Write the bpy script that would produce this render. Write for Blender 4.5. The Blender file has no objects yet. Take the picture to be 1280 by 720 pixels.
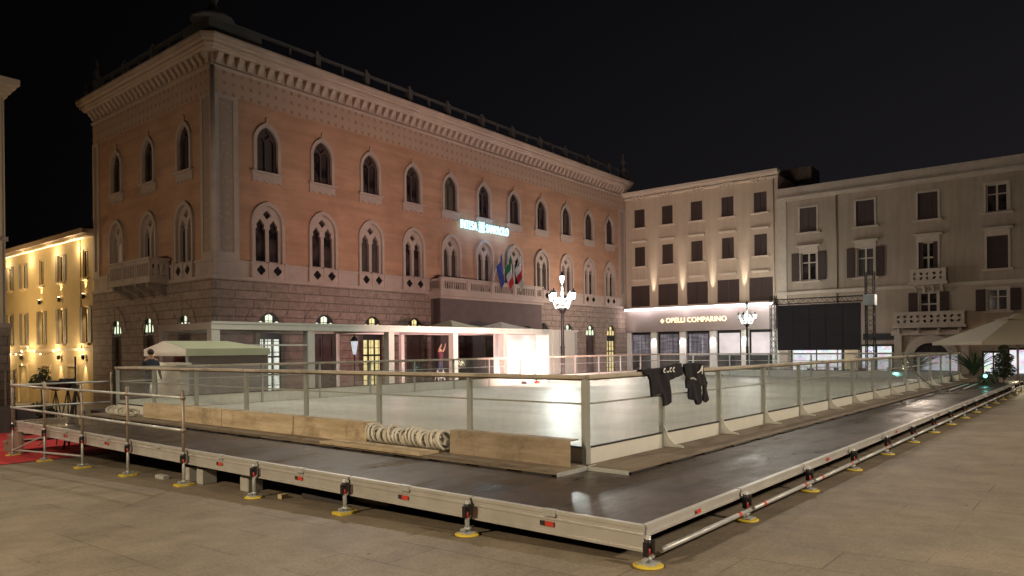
import bpy, bmesh, math, random
from mathutils import Vector, Matrix
from mathutils.geometry import tessellate_polygon
random.seed(7)
R = math.radians
scene = bpy.context.scene
COL = scene.collection

# ------------------------------------------------------------------ materials
def srgb(r, g, b):
    f = lambda c: (c/255/12.92 if c/255 <= .04045 else ((c/255+.055)/1.055)**2.4)
    return (f(r), f(g), f(b), 1)

class NT:
    """small helper round a node tree"""
    def __init__(self, name):
        self.m = bpy.data.materials.new(name); self.m.use_nodes = True
        self.t = self.m.node_tree; self.n = self.t.nodes; self.l = self.t.links
        self.b = self.n['Principled BSDF']
        self.out = self.n['Material Output']
        tc = self.n.new('ShaderNodeTexCoord'); self.uv = tc.outputs['UV']; self.ob = tc.outputs['Object']
    def noise(self, scale, detail=4, vec=None, rough=.55, stretch=None):
        v = vec or self.uv
        if stretch:
            mp = self.n.new('ShaderNodeMapping'); mp.inputs['Scale'].default_value = stretch
            self.l.new(v, mp.inputs['Vector']); v = mp.outputs[0]
        k = self.n.new('ShaderNodeTexNoise'); k.inputs['Scale'].default_value = scale
        k.inputs['Detail'].default_value = detail; k.inputs['Roughness'].default_value = rough
        self.l.new(v, k.inputs['Vector']); return k.outputs['Fac']
    def ramp(self, fac, stops):
        r = self.n.new('ShaderNodeValToRGB'); e = r.color_ramp.elements
        while len(e) > len(stops): e.remove(e[-1])
        while len(e) < len(stops): e.new(.5)
        for i, (p, c) in enumerate(stops):
            e[i].position = p
            e[i].color = c if hasattr(c, '__len__') else (c, c, c, 1)
        self.l.new(fac, r.inputs[0]); return r.outputs[0]
    def mix(self, fac, a, b, kind='MIX'):
        m = self.n.new('ShaderNodeMix'); m.data_type = 'RGBA'; m.blend_type = kind
        for s, v in ((m.inputs[0], fac), (m.inputs[6], a), (m.inputs[7], b)):
            if isinstance(v, (int, float)): s.default_value = v
            elif isinstance(v, tuple): s.default_value = v
            else: self.l.new(v, s)
        return m.outputs[2]
    def math(self, op, a, b=0.0):
        m = self.n.new('ShaderNodeMath'); m.operation = op
        for s, v in ((m.inputs[0], a), (m.inputs[1], b)):
            if isinstance(v, (int, float)): s.default_value = v
            else: self.l.new(v, s)
        return m.outputs[0]
    def brick(self, w, h, mortar=.01, vec=None, c1=1., c2=.8, cm=0., offset=.5, bias=0., smooth=.1):
        k = self.n.new('ShaderNodeTexBrick'); k.offset = offset
        k.inputs['Scale'].default_value = 1; k.inputs['Brick Width'].default_value = w
        k.inputs['Row Height'].default_value = h; k.inputs['Mortar Size'].default_value = mortar
        k.inputs['Mortar Smooth'].default_value = smooth; k.inputs['Bias'].default_value = bias
        for nm, c in (('Color1', c1), ('Color2', c2), ('Mortar', cm)):
            k.inputs[nm].default_value = (c, c, c, 1) if not hasattr(c, '__len__') else c
        self.l.new(vec or self.uv, k.inputs['Vector']); return k.outputs['Color'], k.outputs['Fac']
    def bump(self, h, strength=.3, dist=.02, prev=None):
        k = self.n.new('ShaderNodeBump'); k.inputs['Strength'].default_value = strength
        k.inputs['Distance'].default_value = dist; self.l.new(h, k.inputs['Height'])
        if prev is not None: self.l.new(prev, k.inputs['Normal'])
        self.l.new(k.outputs[0], self.b.inputs['Normal']); return k.outputs[0]
    def set(self, key, v):
        s = self.b.inputs[key]
        if isinstance(v, (int, float)) or isinstance(v, tuple): s.default_value = v
        else: self.l.new(v, s)

def darker(c, k): return (c[0]*k, c[1]*k, c[2]*k, 1)
def pm(name, col, rough=.7, metal=0., var=.25, scale=2.5, bump=.15, dirt=0., streak=0.):
    """painted / plastered / metal surface with uneven tone"""
    t = NT(name)
    f = t.noise(scale, 6)
    c = t.mix(f, darker(col, 1-var), darker(col, 1+var))
    if dirt:
        d = t.ramp(t.noise(scale*.35, 8, rough=.7), [(.45, 0.), (.7, 1.)])
        c = t.mix(t.math('MULTIPLY', d, dirt), c, darker(col, .35))
    if streak: c = t.mix(1., c, t.ramp(t.noise(1.6, 7, rough=.7, stretch=(1.6, .1, 1)), [(.36, 1-streak), (.58, 1.)]), 'MULTIPLY')
    t.set('Base Color', c); t.set('Metallic', metal)
    t.set('Roughness', t.math('ADD', t.math('MULTIPLY', t.noise(scale*3, 4), .25), rough-.12))
    if bump: t.bump(t.noise(scale*14, 4), bump, .01)
    return t.m
def em(name, col, s, var=0., scale=3.):
    t = NT(name); t.set('Base Color', (.02, .02, .02, 1)); t.set('Emission Strength', s)
    t.set('Emission Color', t.mix(t.noise(scale, 3), darker(col, 1-var), col) if var else col)
    return t.m
def mneg(v): return v

M = {}
# palace
t = NT('orange_plaster')
bc, bf = t.brick(6., .3, .01, c1=1., c2=.93, cm=.86)
n1 = t.ramp(t.noise(.35, 6, rough=.65), [(.3, (.355, .19, .115, 1)), (.6, (.44, .25, .155, 1)), (.8, (.40, .27, .185, 1))])
n2 = t.mix(1., t.ramp(t.noise(1.2, 6, stretch=(.1, 1.3, 1)), [(.35, .87), (.65, 1.06)]), t.ramp(t.noise(1.1, 7, rough=.7, stretch=(.3, .7, 1)), [(.34, .86), (.6, 1.06)]), 'MULTIPLY')
t.set('Base Color', t.mix(1., t.mix(1., n1, bc, 'MULTIPLY'), n2, 'MULTIPLY'))
t.set('Roughness', .85); t.bump(t.noise(9, 5), .25, .02); M['orange'] = t.m

t = NT('dark_rusticated_stone')
bc, bf = t.brick(2.1, .46, .02, c1=1., c2=.82, cm=.45, bias=-.1)
n1 = t.ramp(t.noise(2.2, 8, rough=.7), [(.3, (.19, .14, .112, 1)), (.7, (.36, .272, .222, 1))])
t.set('Base Color', t.mix(1., n1, bc, 'MULTIPLY')); t.set('Roughness', .85)
h = t.math('ADD', t.math('MULTIPLY', bf, -1.2), t.math('MULTIPLY', t.noise(7, 6), .6))
t.bump(h, .9, .05); M['rustic'] = t.m
M['darkstone'] = pm('dark_portico_stone', (.12, .085, .08, 1), .85, var=.3, scale=1.5, bump=.3, dirt=.3)  # portico colour darkened to hold the shadow under the balcony
M['palestone'] = pm('pale_carved_stone', (.39, .305, .255, 1), .75, var=.2, scale=1.3, dirt=.35)
M['cornice'] = pm('cornice_stone', (.43, .32, .25, 1), .8, var=.2, scale=.8, dirt=.4)
M['attic'] = pm('weathered_attic_stone', (.075, .07, .064, 1), .85, var=.3, scale=1.2, dirt=.4)  # attic colour lowered to carry the shade behind the cornice
t = NT('painted_frieze')   # sgraffito frieze painted under the cornice: pendants on pale ground
sp = t.n.new('ShaderNodeSeparateXYZ'); t.l.new(t.uv, sp.inputs[0])
px = t.math('SINE', t.math('MULTIPLY', sp.outputs[0], 2*math.pi/.5))
a = t.math('GREATER_THAN', px, .45)
z1 = t.math('SINE', t.math('MULTIPLY', sp.outputs[1], 2*math.pi/.52))
m1 = t.math('MULTIPLY', t.math('MULTIPLY', a, t.math('GREATER_THAN', z1, .35)), t.ramp(t.noise(2.5, 4), [(.35, .25), (.65, .75)]))
t.set('Base Color', t.mix(m1, t.mix(t.noise(1.2, 5), (.43, .29, .215, 1), (.36, .24, .17, 1)), (.17, .095, .07, 1)))
t.set('Roughness', .85); M['frieze'] = t.m
t = NT('carved_panel')
vo = t.n.new('ShaderNodeTexVoronoi'); vo.inputs['Scale'].default_value = 3.6; t.l.new(t.uv, vo.inputs['Vector'])
t.set('Base Color', t.ramp(t.math('ADD', vo.outputs['Distance'], t.math('MULTIPLY', t.noise(9, 4), .25)), [(.12, (.38, .29, .23, 1)), (.5, (.29, .21, .165, 1))]))
t.set('Roughness', .85); t.bump(vo.outputs['Distance'], .5, .03); M['carved'] = t.m
M['slate'] = pm('dark_roof_tiles', (.06, .05, .045, 1), .8, var=.4, scale=3)
t = NT('dark_window_glass'); t.set('Base Color', t.mix(t.ramp(t.noise(.9, 3), [(.42, 0.), (.58, 1.)]), (.012, .011, .012, 1), (.06, .045, .04, 1)))
t.set('Roughness', .12); t.set('Specular IOR Level', .4); M['dglass'] = t.m
M['curtain'] = pm('curtain_behind_dark_glass', (.06, .05, .046, 1), .3, var=.5, scale=1.2)
M['dimroom'] = em('dimly_lit_room', (1., .7, .4, 1), .05, .8, 1.5)
def litwin(name, col, s, bw, bh, mort):
    t = NT(name); c, f = t.brick(bw, bh, mort, c1=1., c2=.85, cm=.0, offset=0., smooth=0.)
    n = t.ramp(t.noise(2.1, 4), [(.3, .6), (.65, 1.)])
    t.set('Base Color', (.05, .045, .04, 1)); t.set('Emission Color', t.mix(1., t.mix(1., c, n, 'MULTIPLY'), col, 'MULTIPLY')); t.set('Emission Strength', s)
    t.set('Roughness', .2); return t.m
M['litgreen'] = litwin('lit_glazing_pale_green', (.85, .95, .66, 1), 1.3, .34, .5, .02)
M['lityellow'] = litwin('lit_glazing_yellow', (1., .8, .35, 1), 1.1, .3, .5, .02)
M['litwhite'] = litwin('lit_glazing_white', (.9, .95, .82, 1), 1.2, .36, .6, .02)
M['litsliver'] = em('lit_window_curtain', (1., .86, .6, 1), .75, .4, 2)
M['iron'] = pm('black_iron', (.02, .02, .02, 1), .5, .3)
M['darkwood'] = pm('dark_wood_door', (.055, .035, .03, 1), .55, var=.3)
# mid, right, left buildings
M['beige'] = pm('beige_plaster', (.54, .42, .31, 1), .85, var=.12, scale=.7, dirt=.2, streak=.12)
M['beigetrim'] = pm('beige_trim', (.64, .53, .42, 1), .75, var=.12)
M['grey_plaster'] = pm('greyish_brown_plaster', (.40, .32, .245, 1), .9, var=.16, scale=.5, dirt=.3, streak=.18)
M['grey_trim'] = pm('greyish_trim', (.50, .42, .34, 1), .85, var=.15, dirt=.3)
M['cream'] = pm('cream_plaster', (.56, .44, .32, 1), .85, var=.12, scale=.8)
M['yellow'] = pm('yellow_plaster', (.66, .50, .26, 1), .85, var=.14, scale=.7, dirt=.15)
M['yellowtrim'] = pm('yellow_trim', (.72, .58, .36, 1), .8, var=.1)
def shutter(name, col):
    t = NT(name); sp = t.n.new('ShaderNodeSeparateXYZ'); t.l.new(t.uv, sp.inputs[0])
    w = t.math('SINE', t.math('MULTIPLY', sp.outputs[1], 2*math.pi/.08))
    t.set('Base Color', t.mix(t.noise(1.2, 4), darker(col, .7), darker(col, 1.25))); t.set('Roughness', .6)
    t.bump(w, .8, .02); return t.m
M['shutter'] = shutter('dark_brown_louvres', (.07, .042, .035, 1))
M['greyshutter'] = shutter('grey_louvres', (.30, .25, .19, 1))
M['fascia'] = pm('bronze_shop_fascia', (.27, .225, .205, 1), .5, .2, var=.06, bump=.05)
M['shopwhite'] = em('shop_interior_glow', (1., .86, .84, 1), 1.0, .6, .8)
t = NT('shop_shelves_glow'); vo = t.n.new('ShaderNodeTexVoronoi'); vo.inputs['Scale'].default_value = 4.5; t.l.new(t.uv, vo.inputs['Vector'])
t.set('Base Color', (.05, .05, .05, 1)); t.set('Emission Color', t.mix(t.ramp(t.noise(1.4, 5), [(.4, 0.), (.6, 1.)]), t.mix(.45, vo.outputs['Color'], (1, .85, .9, 1)), (.9, .93, 1, 1))); t.set('Emission Strength', .9); M['shelves'] = t.m
t = NT('shop_interior_dim'); sp = t.n.new('ShaderNodeSeparateXYZ'); t.l.new(t.uv, sp.inputs[0])
st_ = t.noise(1.2, 5, stretch=(3.5, .25, 1)); t.set('Base Color', (.05, .05, .055, 1)); t.set('Roughness', .15)
t.set('Emission Color', t.mix(1., t.ramp(st_, [(.35, (.10, .09, .11, 1)), (.6, (.38, .33, .37, 1)), (.66, (.75, .72, .78, 1))]), t.ramp(t.noise(2.5, 3, stretch=(.3, 2, 1)), [(.4, .45), (.6, 1.)]), 'MULTIPLY')); t.set('Emission Strength', .5); M['shopgrey'] = t.m
M['strip'] = em('white_light_strip', (1., .9, .92, 1), 6.)
M['warmstrip'] = em('warm_light_strip', (1., .82, .5, 1), 2.2)
M['neon'] = em('cyan_white_neon', (.4, .9, 1., 1), 2.4)
M['gold'] = em('golden_letters_backlit', (1., .74, .4, 1), 2.6)
M['bulb'] = em('lamp_bulb', (.88, 1., .93, 1), 9.)
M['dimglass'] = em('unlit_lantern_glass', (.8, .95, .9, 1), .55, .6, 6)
M['warmbulb'] = em('warm_bulb', (1., .7, .35, 1), 14.)
M['teal'] = em('teal_lamp', (.25, .95, .8, 1), 3.)
# platform, rink
M['alu'] = pm('scratched_aluminium', (.60, .59, .57, 1), .42, .45, var=.2, scale=3, bump=.08, dirt=.3)
M['galv'] = pm('galvanised_steel', (.52, .54, .54, 1), .45, .4, var=.25, scale=8, bump=.1)
M['rustgalv'] = pm('worn_galvanised_steel', (.34, .28, .23, 1), .5, .6, var=.35, scale=9, bump=.2)
M['boardalu'] = pm('board_post_aluminium', (.48, .5, .47, 1), .4, .5, var=.12, scale=5, bump=.04)
M['redpaint'] = pm('red_marking', (.62, .05, .03, 1), .5, var=.15)
M['yellowpad'] = pm('yellow_plastic_pad', (.72, .55, .06, 1), .5, var=.2, scale=9, dirt=.3)
M['black'] = pm('black_rubber', (.02, .019, .02, 1), .6)
t = NT('phenolic_deck_boards')
bc, bf = t.brick(2., .99, .011, c1=1., c2=.74, cm=.12, offset=0., smooth=0.)
wet = t.ramp(t.noise(.55, 7, rough=.62, stretch=(.6, 1.2, 1)), [(.42, 0.), (.6, 1.)])
sc = t.ramp(t.noise(5, 8, rough=.75, stretch=(1, .35, 1)), [(.35, .72), (.75, 1.5)])
base = t.mix(wet, (.068, .045, .036, 1), (.036, .026, .022, 1))
t.set('Base Color', t.mix(1., t.mix(1., base, bc, 'MULTIPLY'), sc, 'MULTIPLY'))
t.set('Roughness', t.math('ADD', t.math('MULTIPLY', wet, -.2), t.math('ADD', t.math('MULTIPLY', t.ramp(t.noise(2.2, 9, rough=.8, stretch=(.5,1.3,1)), [(.35,0.),(.65,1.)]), .26), .38)))
t.set('Specular IOR Level', .5); t.bump(t.math('ADD', t.noise(1.1, 3), t.math('MULTIPLY', t.noise(30, 3), .2)), .22, .012); M['deck'] = t.m
t = NT('ice'); 
scr = t.noise(3.5, 9, rough=.8, stretch=(.5, 1.2, 1))
t.set('Base Color', t.mix(t.ramp(t.noise(.22, 7, rough=.65), [(.35, 0.), (.65, 1.)]), t.mix(t.ramp(scr, [(.35, 0.), (.65, 1.)]), (.47, .49, .44, 1), (.56, .57, .51, 1)), (.66, .66, .59, 1)))
t.set('Roughness', t.ramp(scr, [(.3, .36), (.7, .5)])); t.bump(t.math('ADD', t.noise(.6, 3), t.math('MULTIPLY', scr, .12)), .1, .02)
t.set('Specular IOR Level', .22)
s1 = t.ramp(t.noise(26, 2, stretch=(.035, 1, 1)), [(.56, 1.), (.64, 1.22)]); s2 = t.ramp(t.noise(24, 2, stretch=(1, .04, 1)), [(.58, 1.), (.65, 1.2)])
old = t.b.inputs['Base Color'].links[0].from_socket; wetm = t.ramp(t.noise(.5, 6, stretch=(1., .35, 1)), [(.42, .84), (.56, 1.)])
t.set('Base Color', t.mix(1., t.mix(1., t.mix(1., old, s1, 'MULTIPLY'), s2, 'MULTIPLY'), wetm, 'MULTIPLY')); M['ice'] = t.m
M['kick'] = pm('white_kick_plate', (.74, .74, .68, 1), .45, var=.06, scale=3, bump=.03, dirt=.12)
def ply(name, c0, c1):
    t = NT(name); n = t.noise(1.6, 9, rough=.72, stretch=(.5, 3.5, 1))
    c = t.ramp(n, [(.3, c0), (.6, c1)])
    d = t.ramp(t.noise(1.1, 8, rough=.75), [(.5, 0.), (.62, 1.)])
    t.set('Base Color', t.mix(t.math('MULTIPLY', d, .65), c, darker(c0, .5))); t.set('Roughness', .7); t.bump(n, .3, .01); return t.m
M['osb'] = ply('worn_plywood', (.36, .27, .165, 1), (.64, .53, .37, 1))
M['ply_grey'] = ply('dirty_grey_brown_plywood', (.24, .185, .125, 1), (.42, .34, .25, 1))
M['railtop'] = ply('wooden_rail_cap', (.36, .31, .24, 1), (.60, .54, .45, 1))
M['walk'] = ply('walkway_plywood', (.16, .125, .09, 1), (.25, .20, .15, 1))
t = NT('clear_board_glass')      # clear acrylic: mostly see-through, a film of scratches and dirt, mirror-like at a low angle
for x in ('Principled BSDF',): t.n.remove(t.n[x])
tr = t.n.new('ShaderNodeBsdfTransparent'); gl = t.n.new('ShaderNodeBsdfGlossy'); gl.inputs['Roughness'].default_value = .06
df = t.n.new('ShaderNodeBsdfDiffuse'); df.inputs['Color'].default_value = (.64, .64, .62, 1)
tr.inputs['Color'].default_value = (.965, .97, .965, 1)
lwf = t.n.new('ShaderNodeLayerWeight'); lwf.inputs['Blend'].default_value = .5
lwo = t.math('ADD', t.math('MULTIPLY', t.math('POWER', lwf.outputs['Facing'], 5.), .8), .03)
m1 = t.n.new('ShaderNodeMixShader'); t.l.new(t.ramp(t.noise(1.6, 8, rough=.75, stretch=(1, .6, 1)), [(.4, .02), (.8, .13)]), m1.inputs[0]); t.l.new(tr.outputs[0], m1.inputs[1]); t.l.new(df.outputs[0], m1.inputs[2])
m2 = t.n.new('ShaderNodeMixShader'); t.l.new(lwo, m2.inputs[0]); t.l.new(m1.outputs[0], m2.inputs[1]); t.l.new(gl.outputs[0], m2.inputs[2])
t.l.new(m2.outputs[0], t.out.inputs['Surface']); M['glass'] = t.m
M['hose'] = pm('off_white_hose', (.66, .63, .56, 1), .6, var=.12, scale=6, dirt=.25)
M['cable'] = pm('grey_cable', (.16, .15, .12, 1), .55)
M['concrete'] = pm('concrete_block', (.42, .42, .40, 1), .9, var=.15, scale=5)
# cloth, tents
M['blackcloth'] = pm('black_jersey_cloth', (.017, .016, .024, 1), .85, var=.35, scale=5, bump=.3)
M['whiteprint'] = pm('white_print', (.8, .8, .78, 1), .7, var=.04)
M['tentwhite'] = pm('white_tent_cloth', (.70, .68, .60, 1), .7, var=.08, scale=1.5, bump=.1)
M['tentgreen'] = pm('pale_green_tarpaulin', (.44, .47, .31, 1), .65, var=.15, scale=1.5)
M['postwhite'] = pm('white_painted_post', (.68, .67, .58, 1), .5, var=.08)
M['greywall'] = pm('grey_tent_wall', (.34, .30, .29, 1), .75, var=.12)
M['parasol'] = pm('cream_parasol_cloth', (.62, .54, .39, 1), .8, var=.07, scale=1.2)
M['screen'] = pm('dark_led_screen_back', (.06, .054, .06, 1), .7, var=.15)
M['truss'] = pm('black_truss', (.03, .028, .028, 1), .5, .4)
M['carpet'] = pm('red_carpet', (.42, .02, .025, 1), .95, var=.2, scale=3)
M['flagblue'] = pm('blue_cloth', (.03, .05, .25, 1), .8)
M['leaf'] = pm('dark_green_leaves', (.05, .07, .032, 1), .5, var=.5, scale=4)
M['pot'] = pm('dark_planter', (.05, .045, .045, 1), .7)
M['redflower'] = pm('red_blossom', (.4, .04, .03, 1), .7)
M['skin'] = pm('skin', (.42, .24, .16, 1), .55, var=.06, bump=0)
M['hair'] = pm('brown_hair', (.05, .03, .02, 1), .8)
M['darkcloth'] = pm('dark_blue_cloth', (.03, .035, .05, 1), .85)
M['redcloth'] = pm('dark_red_cloth', (.10, .02, .03, 1), .85)
M['denim'] = pm('denim', (.06, .07, .12, 1), .85)
M['flagred'] = pm('red_white_flag', (.4, .05, .06, 1), .8)
# ground
t = NT('stone_pavers')
bc, bf = t.brick(1.25, .62, .009, c1=1., c2=.80, cm=.32, smooth=.2, bias=-.3)
big = t.ramp(t.noise(.16, 6, rough=.6), [(.3, (.205, .166, .122, 1)), (.7, (.28, .237, .185, 1))])
jm = t.ramp(t.noise(.7, 5), [(.46, .05), (.6, .8)])
bcm = t.mix(t.math('MULTIPLY', jm, .8), (1, 1, 1, 1), bc)
st = t.ramp(t.noise(1.1, 10, rough=.78), [(.3, .62), (.62, 1.12)])
spk = t.mix(1., t.ramp(t.noise(30, 5, rough=.8), [(.3, .66), (.7, 1.25)]), t.ramp(t.noise(110, 3, rough=.9), [(.3, .72), (.7, 1.2)]), 'MULTIPLY')
dots = t.n.new('ShaderNodeTexVoronoi'); dots.inputs['Scale'].default_value = 1.9; t.l.new(t.uv, dots.inputs['Vector'])
dd = t.ramp(dots.outputs['Distance'], [(.025, .25), (.05, 1.)])
c = t.mix(1., t.mix(1., t.mix(1., t.mix(1., big, bcm, 'MULTIPLY'), st, 'MULTIPLY'), spk, 'MULTIPLY'), dd, 'MULTIPLY')
t.set('Base Color', c); t.set('Roughness', t.math('ADD', t.math('MULTIPLY', t.noise(1.2, 6), .3), .45))
t.set('Specular IOR Level', .35)
t.bump(t.math('ADD', t.math('MULTIPLY', t.math('MULTIPLY', bf, jm), -.5), t.noise(26, 5)), .35, .01); M['pavers'] = t.m

# ------------------------------------------------------------------ mesh building
class MB:
    def __init__(self, f=None):
        self.bm = bmesh.new(); self.f = f; self.raw = []; self.smooth = []
    def v(self, p):
        p = Vector(p); q = self.f(*p) if self.f else p
        self.raw.append(p); return self.bm.verts.new(q)
    def face(self, vs, smooth=False):
        try:
            fc = self.bm.faces.new(vs); fc.smooth = smooth; return fc
        except ValueError: return None
    def poly(self, pts, smooth=False): return self.face([self.v(p) for p in pts], smooth)
    def box(self, x0, x1, y0, y1, z0, z1):
        v = [self.v((x, y, z)) for z in (z0, z1) for y in (y0, y1) for x in (x0, x1)]
        for q in ((0, 1, 3, 2), (4, 6, 7, 5), (0, 4, 5, 1), (2, 3, 7, 6), (0, 2, 6, 4), (1, 5, 7, 3)): self.face([v[i] for i in q])
        return self
    def tube(self, pts, r, n=8, cap=True):
        pts = [Vector(p) for p in pts]; rs = r if hasattr(r, '__len__') else [r]*len(pts)
        rings = []; prev = None
        for i, p in enumerate(pts):
            d = (pts[min(i+1, len(pts)-1)] - pts[max(i-1, 0)]).normalized()
            a = Vector((0, 0, 1)) if abs(d.z) < .9 else Vector((1, 0, 0))
            if prev is not None: a = prev
            x = d.cross(a).normalized(); y = x.cross(d).normalized(); prev = y
            rings.append([self.v(p + rs[i]*(math.cos(2*math.pi*k/n)*x + math.sin(2*math.pi*k/n)*y)) for k in range(n)])
        for a, b in zip(rings, rings[1:]):
            for k in range(n): self.face([a[k], a[(k+1) % n], b[(k+1) % n], b[k]], n > 6)
        if cap: self.face(rings[0][::-1]); self.face(rings[-1])
        return self
    def lathe(self, prof, c=(0, 0, 0), n=16, smooth=True):
        rings = [[self.v((c[0]+r*math.cos(2*math.pi*k/n), c[1]+r*math.sin(2*math.pi*k/n), c[2]+z)) for k in range(n)] for r, z in prof]
        for a, b in zip(rings, rings[1:]):
            for k in range(n): self.face([a[k], a[(k+1) % n], b[(k+1) % n], b[k]], smooth)
        self.face(rings[0][::-1]); self.face(rings[-1]); return self
    def ball(self, c, r, n=10, m=6, sz=1.):
        return self.lathe([(max(r*math.sin(math.pi*i/m), r*.02), -r*sz*math.cos(math.pi*i/m)) for i in range(m+1)], c, n)
    def plate(self, outer, holes, d0, d1, plane='xz', back=False):
        """flat plate in (u,z) with holes; front at depth d0, edges run back to d1"""
        P = (lambda u, z, d: (u, d, z)) if plane == 'xz' else ((lambda u, z, d: (d, u, z)) if plane == 'yz' else (lambda u, z, d: (u, z, d)))
        loops = [outer] + list(holes)
        flat = [p for lp in loops for p in lp]
        tris = tessellate_polygon([[Vector((a, b, 0)) for a, b in lp] for lp in loops])
        vf = [self.v(P(a, b, d0)) for a, b in flat]
        for tr in tris: self.face([vf[i] for i in tr])
        if back:
            vb = [self.v(P(a, b, d1)) for a, b in flat]
            for tr in tris: self.face([vb[i] for i in tr][::-1])
        if d1 != d0:
            for lp in loops:
                a = [self.v(P(x, y, d0)) for x, y in lp]; b = [self.v(P(x, y, d1)) for x, y in lp]
                for k in range(len(lp)): self.face([a[k], a[(k+1) % len(lp)], b[(k+1) % len(lp)], b[k]])
        return self
    def build(self, name, mat, parent=None, recalc=True):
        bm = self.bm; bm.verts.ensure_lookup_table(); bm.verts.index_update()
        bm.normal_update()
        uvl = bm.loops.layers.uv.new('UVMap')
        for f in bm.faces:
            r = [self.raw[l.vert.index] for l in f.loops]
            nn = (r[1]-r[0]).cross(r[2]-r[0]); a = [abs(c) for c in nn]
            for l, p in zip(f.loops, r):
                if a[2] >= a[0] and a[2] >= a[1]: l[uvl].uv = (p.x, p.y)
                elif a[1] >= a[0]: l[uvl].uv = (p.x, p.z)
                else: l[uvl].uv = (p.y, p.z)
        if recalc: bmesh.ops.recalc_face_normals(bm, faces=bm.faces)
        me = bpy.data.meshes.new(name); bm.to_mesh(me); bm.free(); me.materials.append(M[mat] if isinstance(mat, str) else mat)
        o = bpy.data.objects.new(name, me); COL.objects.link(o)
        if parent is not None: o.parent = parent
        return o

def empty(name, label, cat, loc, rz=0., group=None):
    o = bpy.data.objects.new(name, None); COL.objects.link(o); o.location = loc; o.rotation_euler = (0, 0, rz)
    o.empty_display_size = .2
    o['label'] = label; o['category'] = cat
    if group: o['group'] = group
    return o
def tag(o, label, cat, group=None):
    o['label'] = label; o['category'] = cat
    if group: o['group'] = group
    return o
def struct(o, label=None):
    o['kind'] = 'structure'
    if label: o['label'] = label
    return o
def copy_tree(o, parent=None):
    c = o.copy(); COL.objects.link(c); c.parent = parent
    for ch in [x for x in COL.objects if x.parent == o]: copy_tree(ch, c)
    return c
def lightobj(name, kind, loc, power, col, **kw):
    l = bpy.data.lights.new(name, kind); l.energy = power; l.color = col[:3]
    for k, v in kw.items():
        if k != 'rot' and k != 'to': setattr(l, k, v)
    o = bpy.data.objects.new(name, l); COL.objects.link(o); o.location = loc
    if 'to' in kw:
        o.rotation_euler = (Vector(kw['to'])-Vector(loc)).to_track_quat('-Z', 'Y').to_euler()
    return o
def text_mesh(name, body, size, mat, parent, loc, rot, extrude=.02, spacing=1.):
    c = bpy.data.curves.new(name, 'FONT'); c.body = body; c.size = size; c.extrude = extrude; c.align_x = 'CENTER'; c.align_y = 'CENTER'; c.space_character = spacing
    tmp = bpy.data.objects.new('tmp_text', c); COL.objects.link(tmp)
    bpy.context.view_layer.update()
    me = bpy.data.meshes.new_from_object(tmp.evaluated_get(bpy.context.evaluated_depsgraph_get()))
    bpy.data.objects.remove(tmp); me.materials.clear(); me.materials.append(M[mat])
    o = bpy.data.objects.new(name, me); COL.objects.link(o); o.parent = parent; o.location = loc; o.rotation_euler = rot
    return o

# ------------------------------------------------------------------ frames of the square
C0 = Vector((1.121, 6.066))
E1 = Vector((math.cos(R(49.4)), math.sin(R(49.4)))); E2 = Vector((math.cos(R(141.0)), math.sin(R(141.0))))
def rk(s, t): return C0 + s*E1 + t*E2
def inv(x, y):
    d = Vector((x, y)) - C0; det = E1.x*E2.y - E1.y*E2.x
    return (d.x*E2.y - d.y*E2.x)/det, (E1.x*d.y - E1.y*d.x)/det
def ground_z(x, y):
    s, t = inv(x, y)
    return -.029*min(max(t, -6.), 75.) - .003*min(max(s, -10.), 90.)
def rink_f(base):
    b = Vector(base)
    def f(s, t, z):
        p = rk(s, t); return Vector((p.x, p.y, z)) - b
    return f
ZD = .32       # top of the platform
ANG1 = math.atan2(E1.y, E1.x); ANG2 = math.atan2(E2.y, E2.x)
AP = R(51.35)
P1 = Vector((math.cos(AP), math.sin(AP))); P2 = Vector((-math.sin(AP), math.cos(AP)))
KX = Vector((-15.09, 36.0))

def arch(w, zs, za, n=8, z0=None, cx=0.):
    """closed outline: pointed arch of half-width w, springing zs, apex za, foot z0"""
    h = za-zs; r = (w*w+h*h)/(2*w); cxr = w-r; a_end = math.atan2(h, -cxr)
    pts = [(cx-w, z0), (cx+w, z0)] if z0 is not None else []
    right = [(cx+cxr+r*math.cos(a_end*i/n), zs+r*math.sin(a_end*i/n)) for i in range(n+1)]
    left = [(2*cx-x, z) for x, z in right[-2::-1]]
    return pts + right + left
def rect(u0, u1, z0, z1): return [(u0, z0), (u1, z0), (u1, z1), (u0, z1)]
def quatrefoil(cx, cz, r, n=5):
    pts = []
    for q in range(4):
        a0 = q*math.pi/2; c = (cx+r*.55*math.cos(a0), cz+r*.55*math.sin(a0))
        for i in range(n):
            a = a0 - 1.25 + 2.5*i/(n-1); pts.append((c[0]+r*.42*math.cos(a), c[1]+r*.42*math.sin(a)))
    return pts

# ground sheet
mb = MB()
xs = [-400, -150, -90] + [-60+3*i for i in range(48)] + [110, 200, 450]; ys = [-200, -60, -30] + [-12+3*i for i in range(40)] + [140, 250, 500]
g = [[None]*len(xs) for _ in ys]
for j, y in enumerate(ys):
    for i, x in enumerate(xs):
        s, tt = inv(x, y); v = mb.bm.verts.new((x, y, ground_z(x, y))); mb.raw.append(Vector((tt, s, 0))); g[j][i] = v
for j in range(len(ys)-1):
    for i in range(len(xs)-1): mb.face([g[j][i], g[j][i+1], g[j+1][i+1], g[j+1][i]])
struct(mb.build('ground', 'pavers'))
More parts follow.
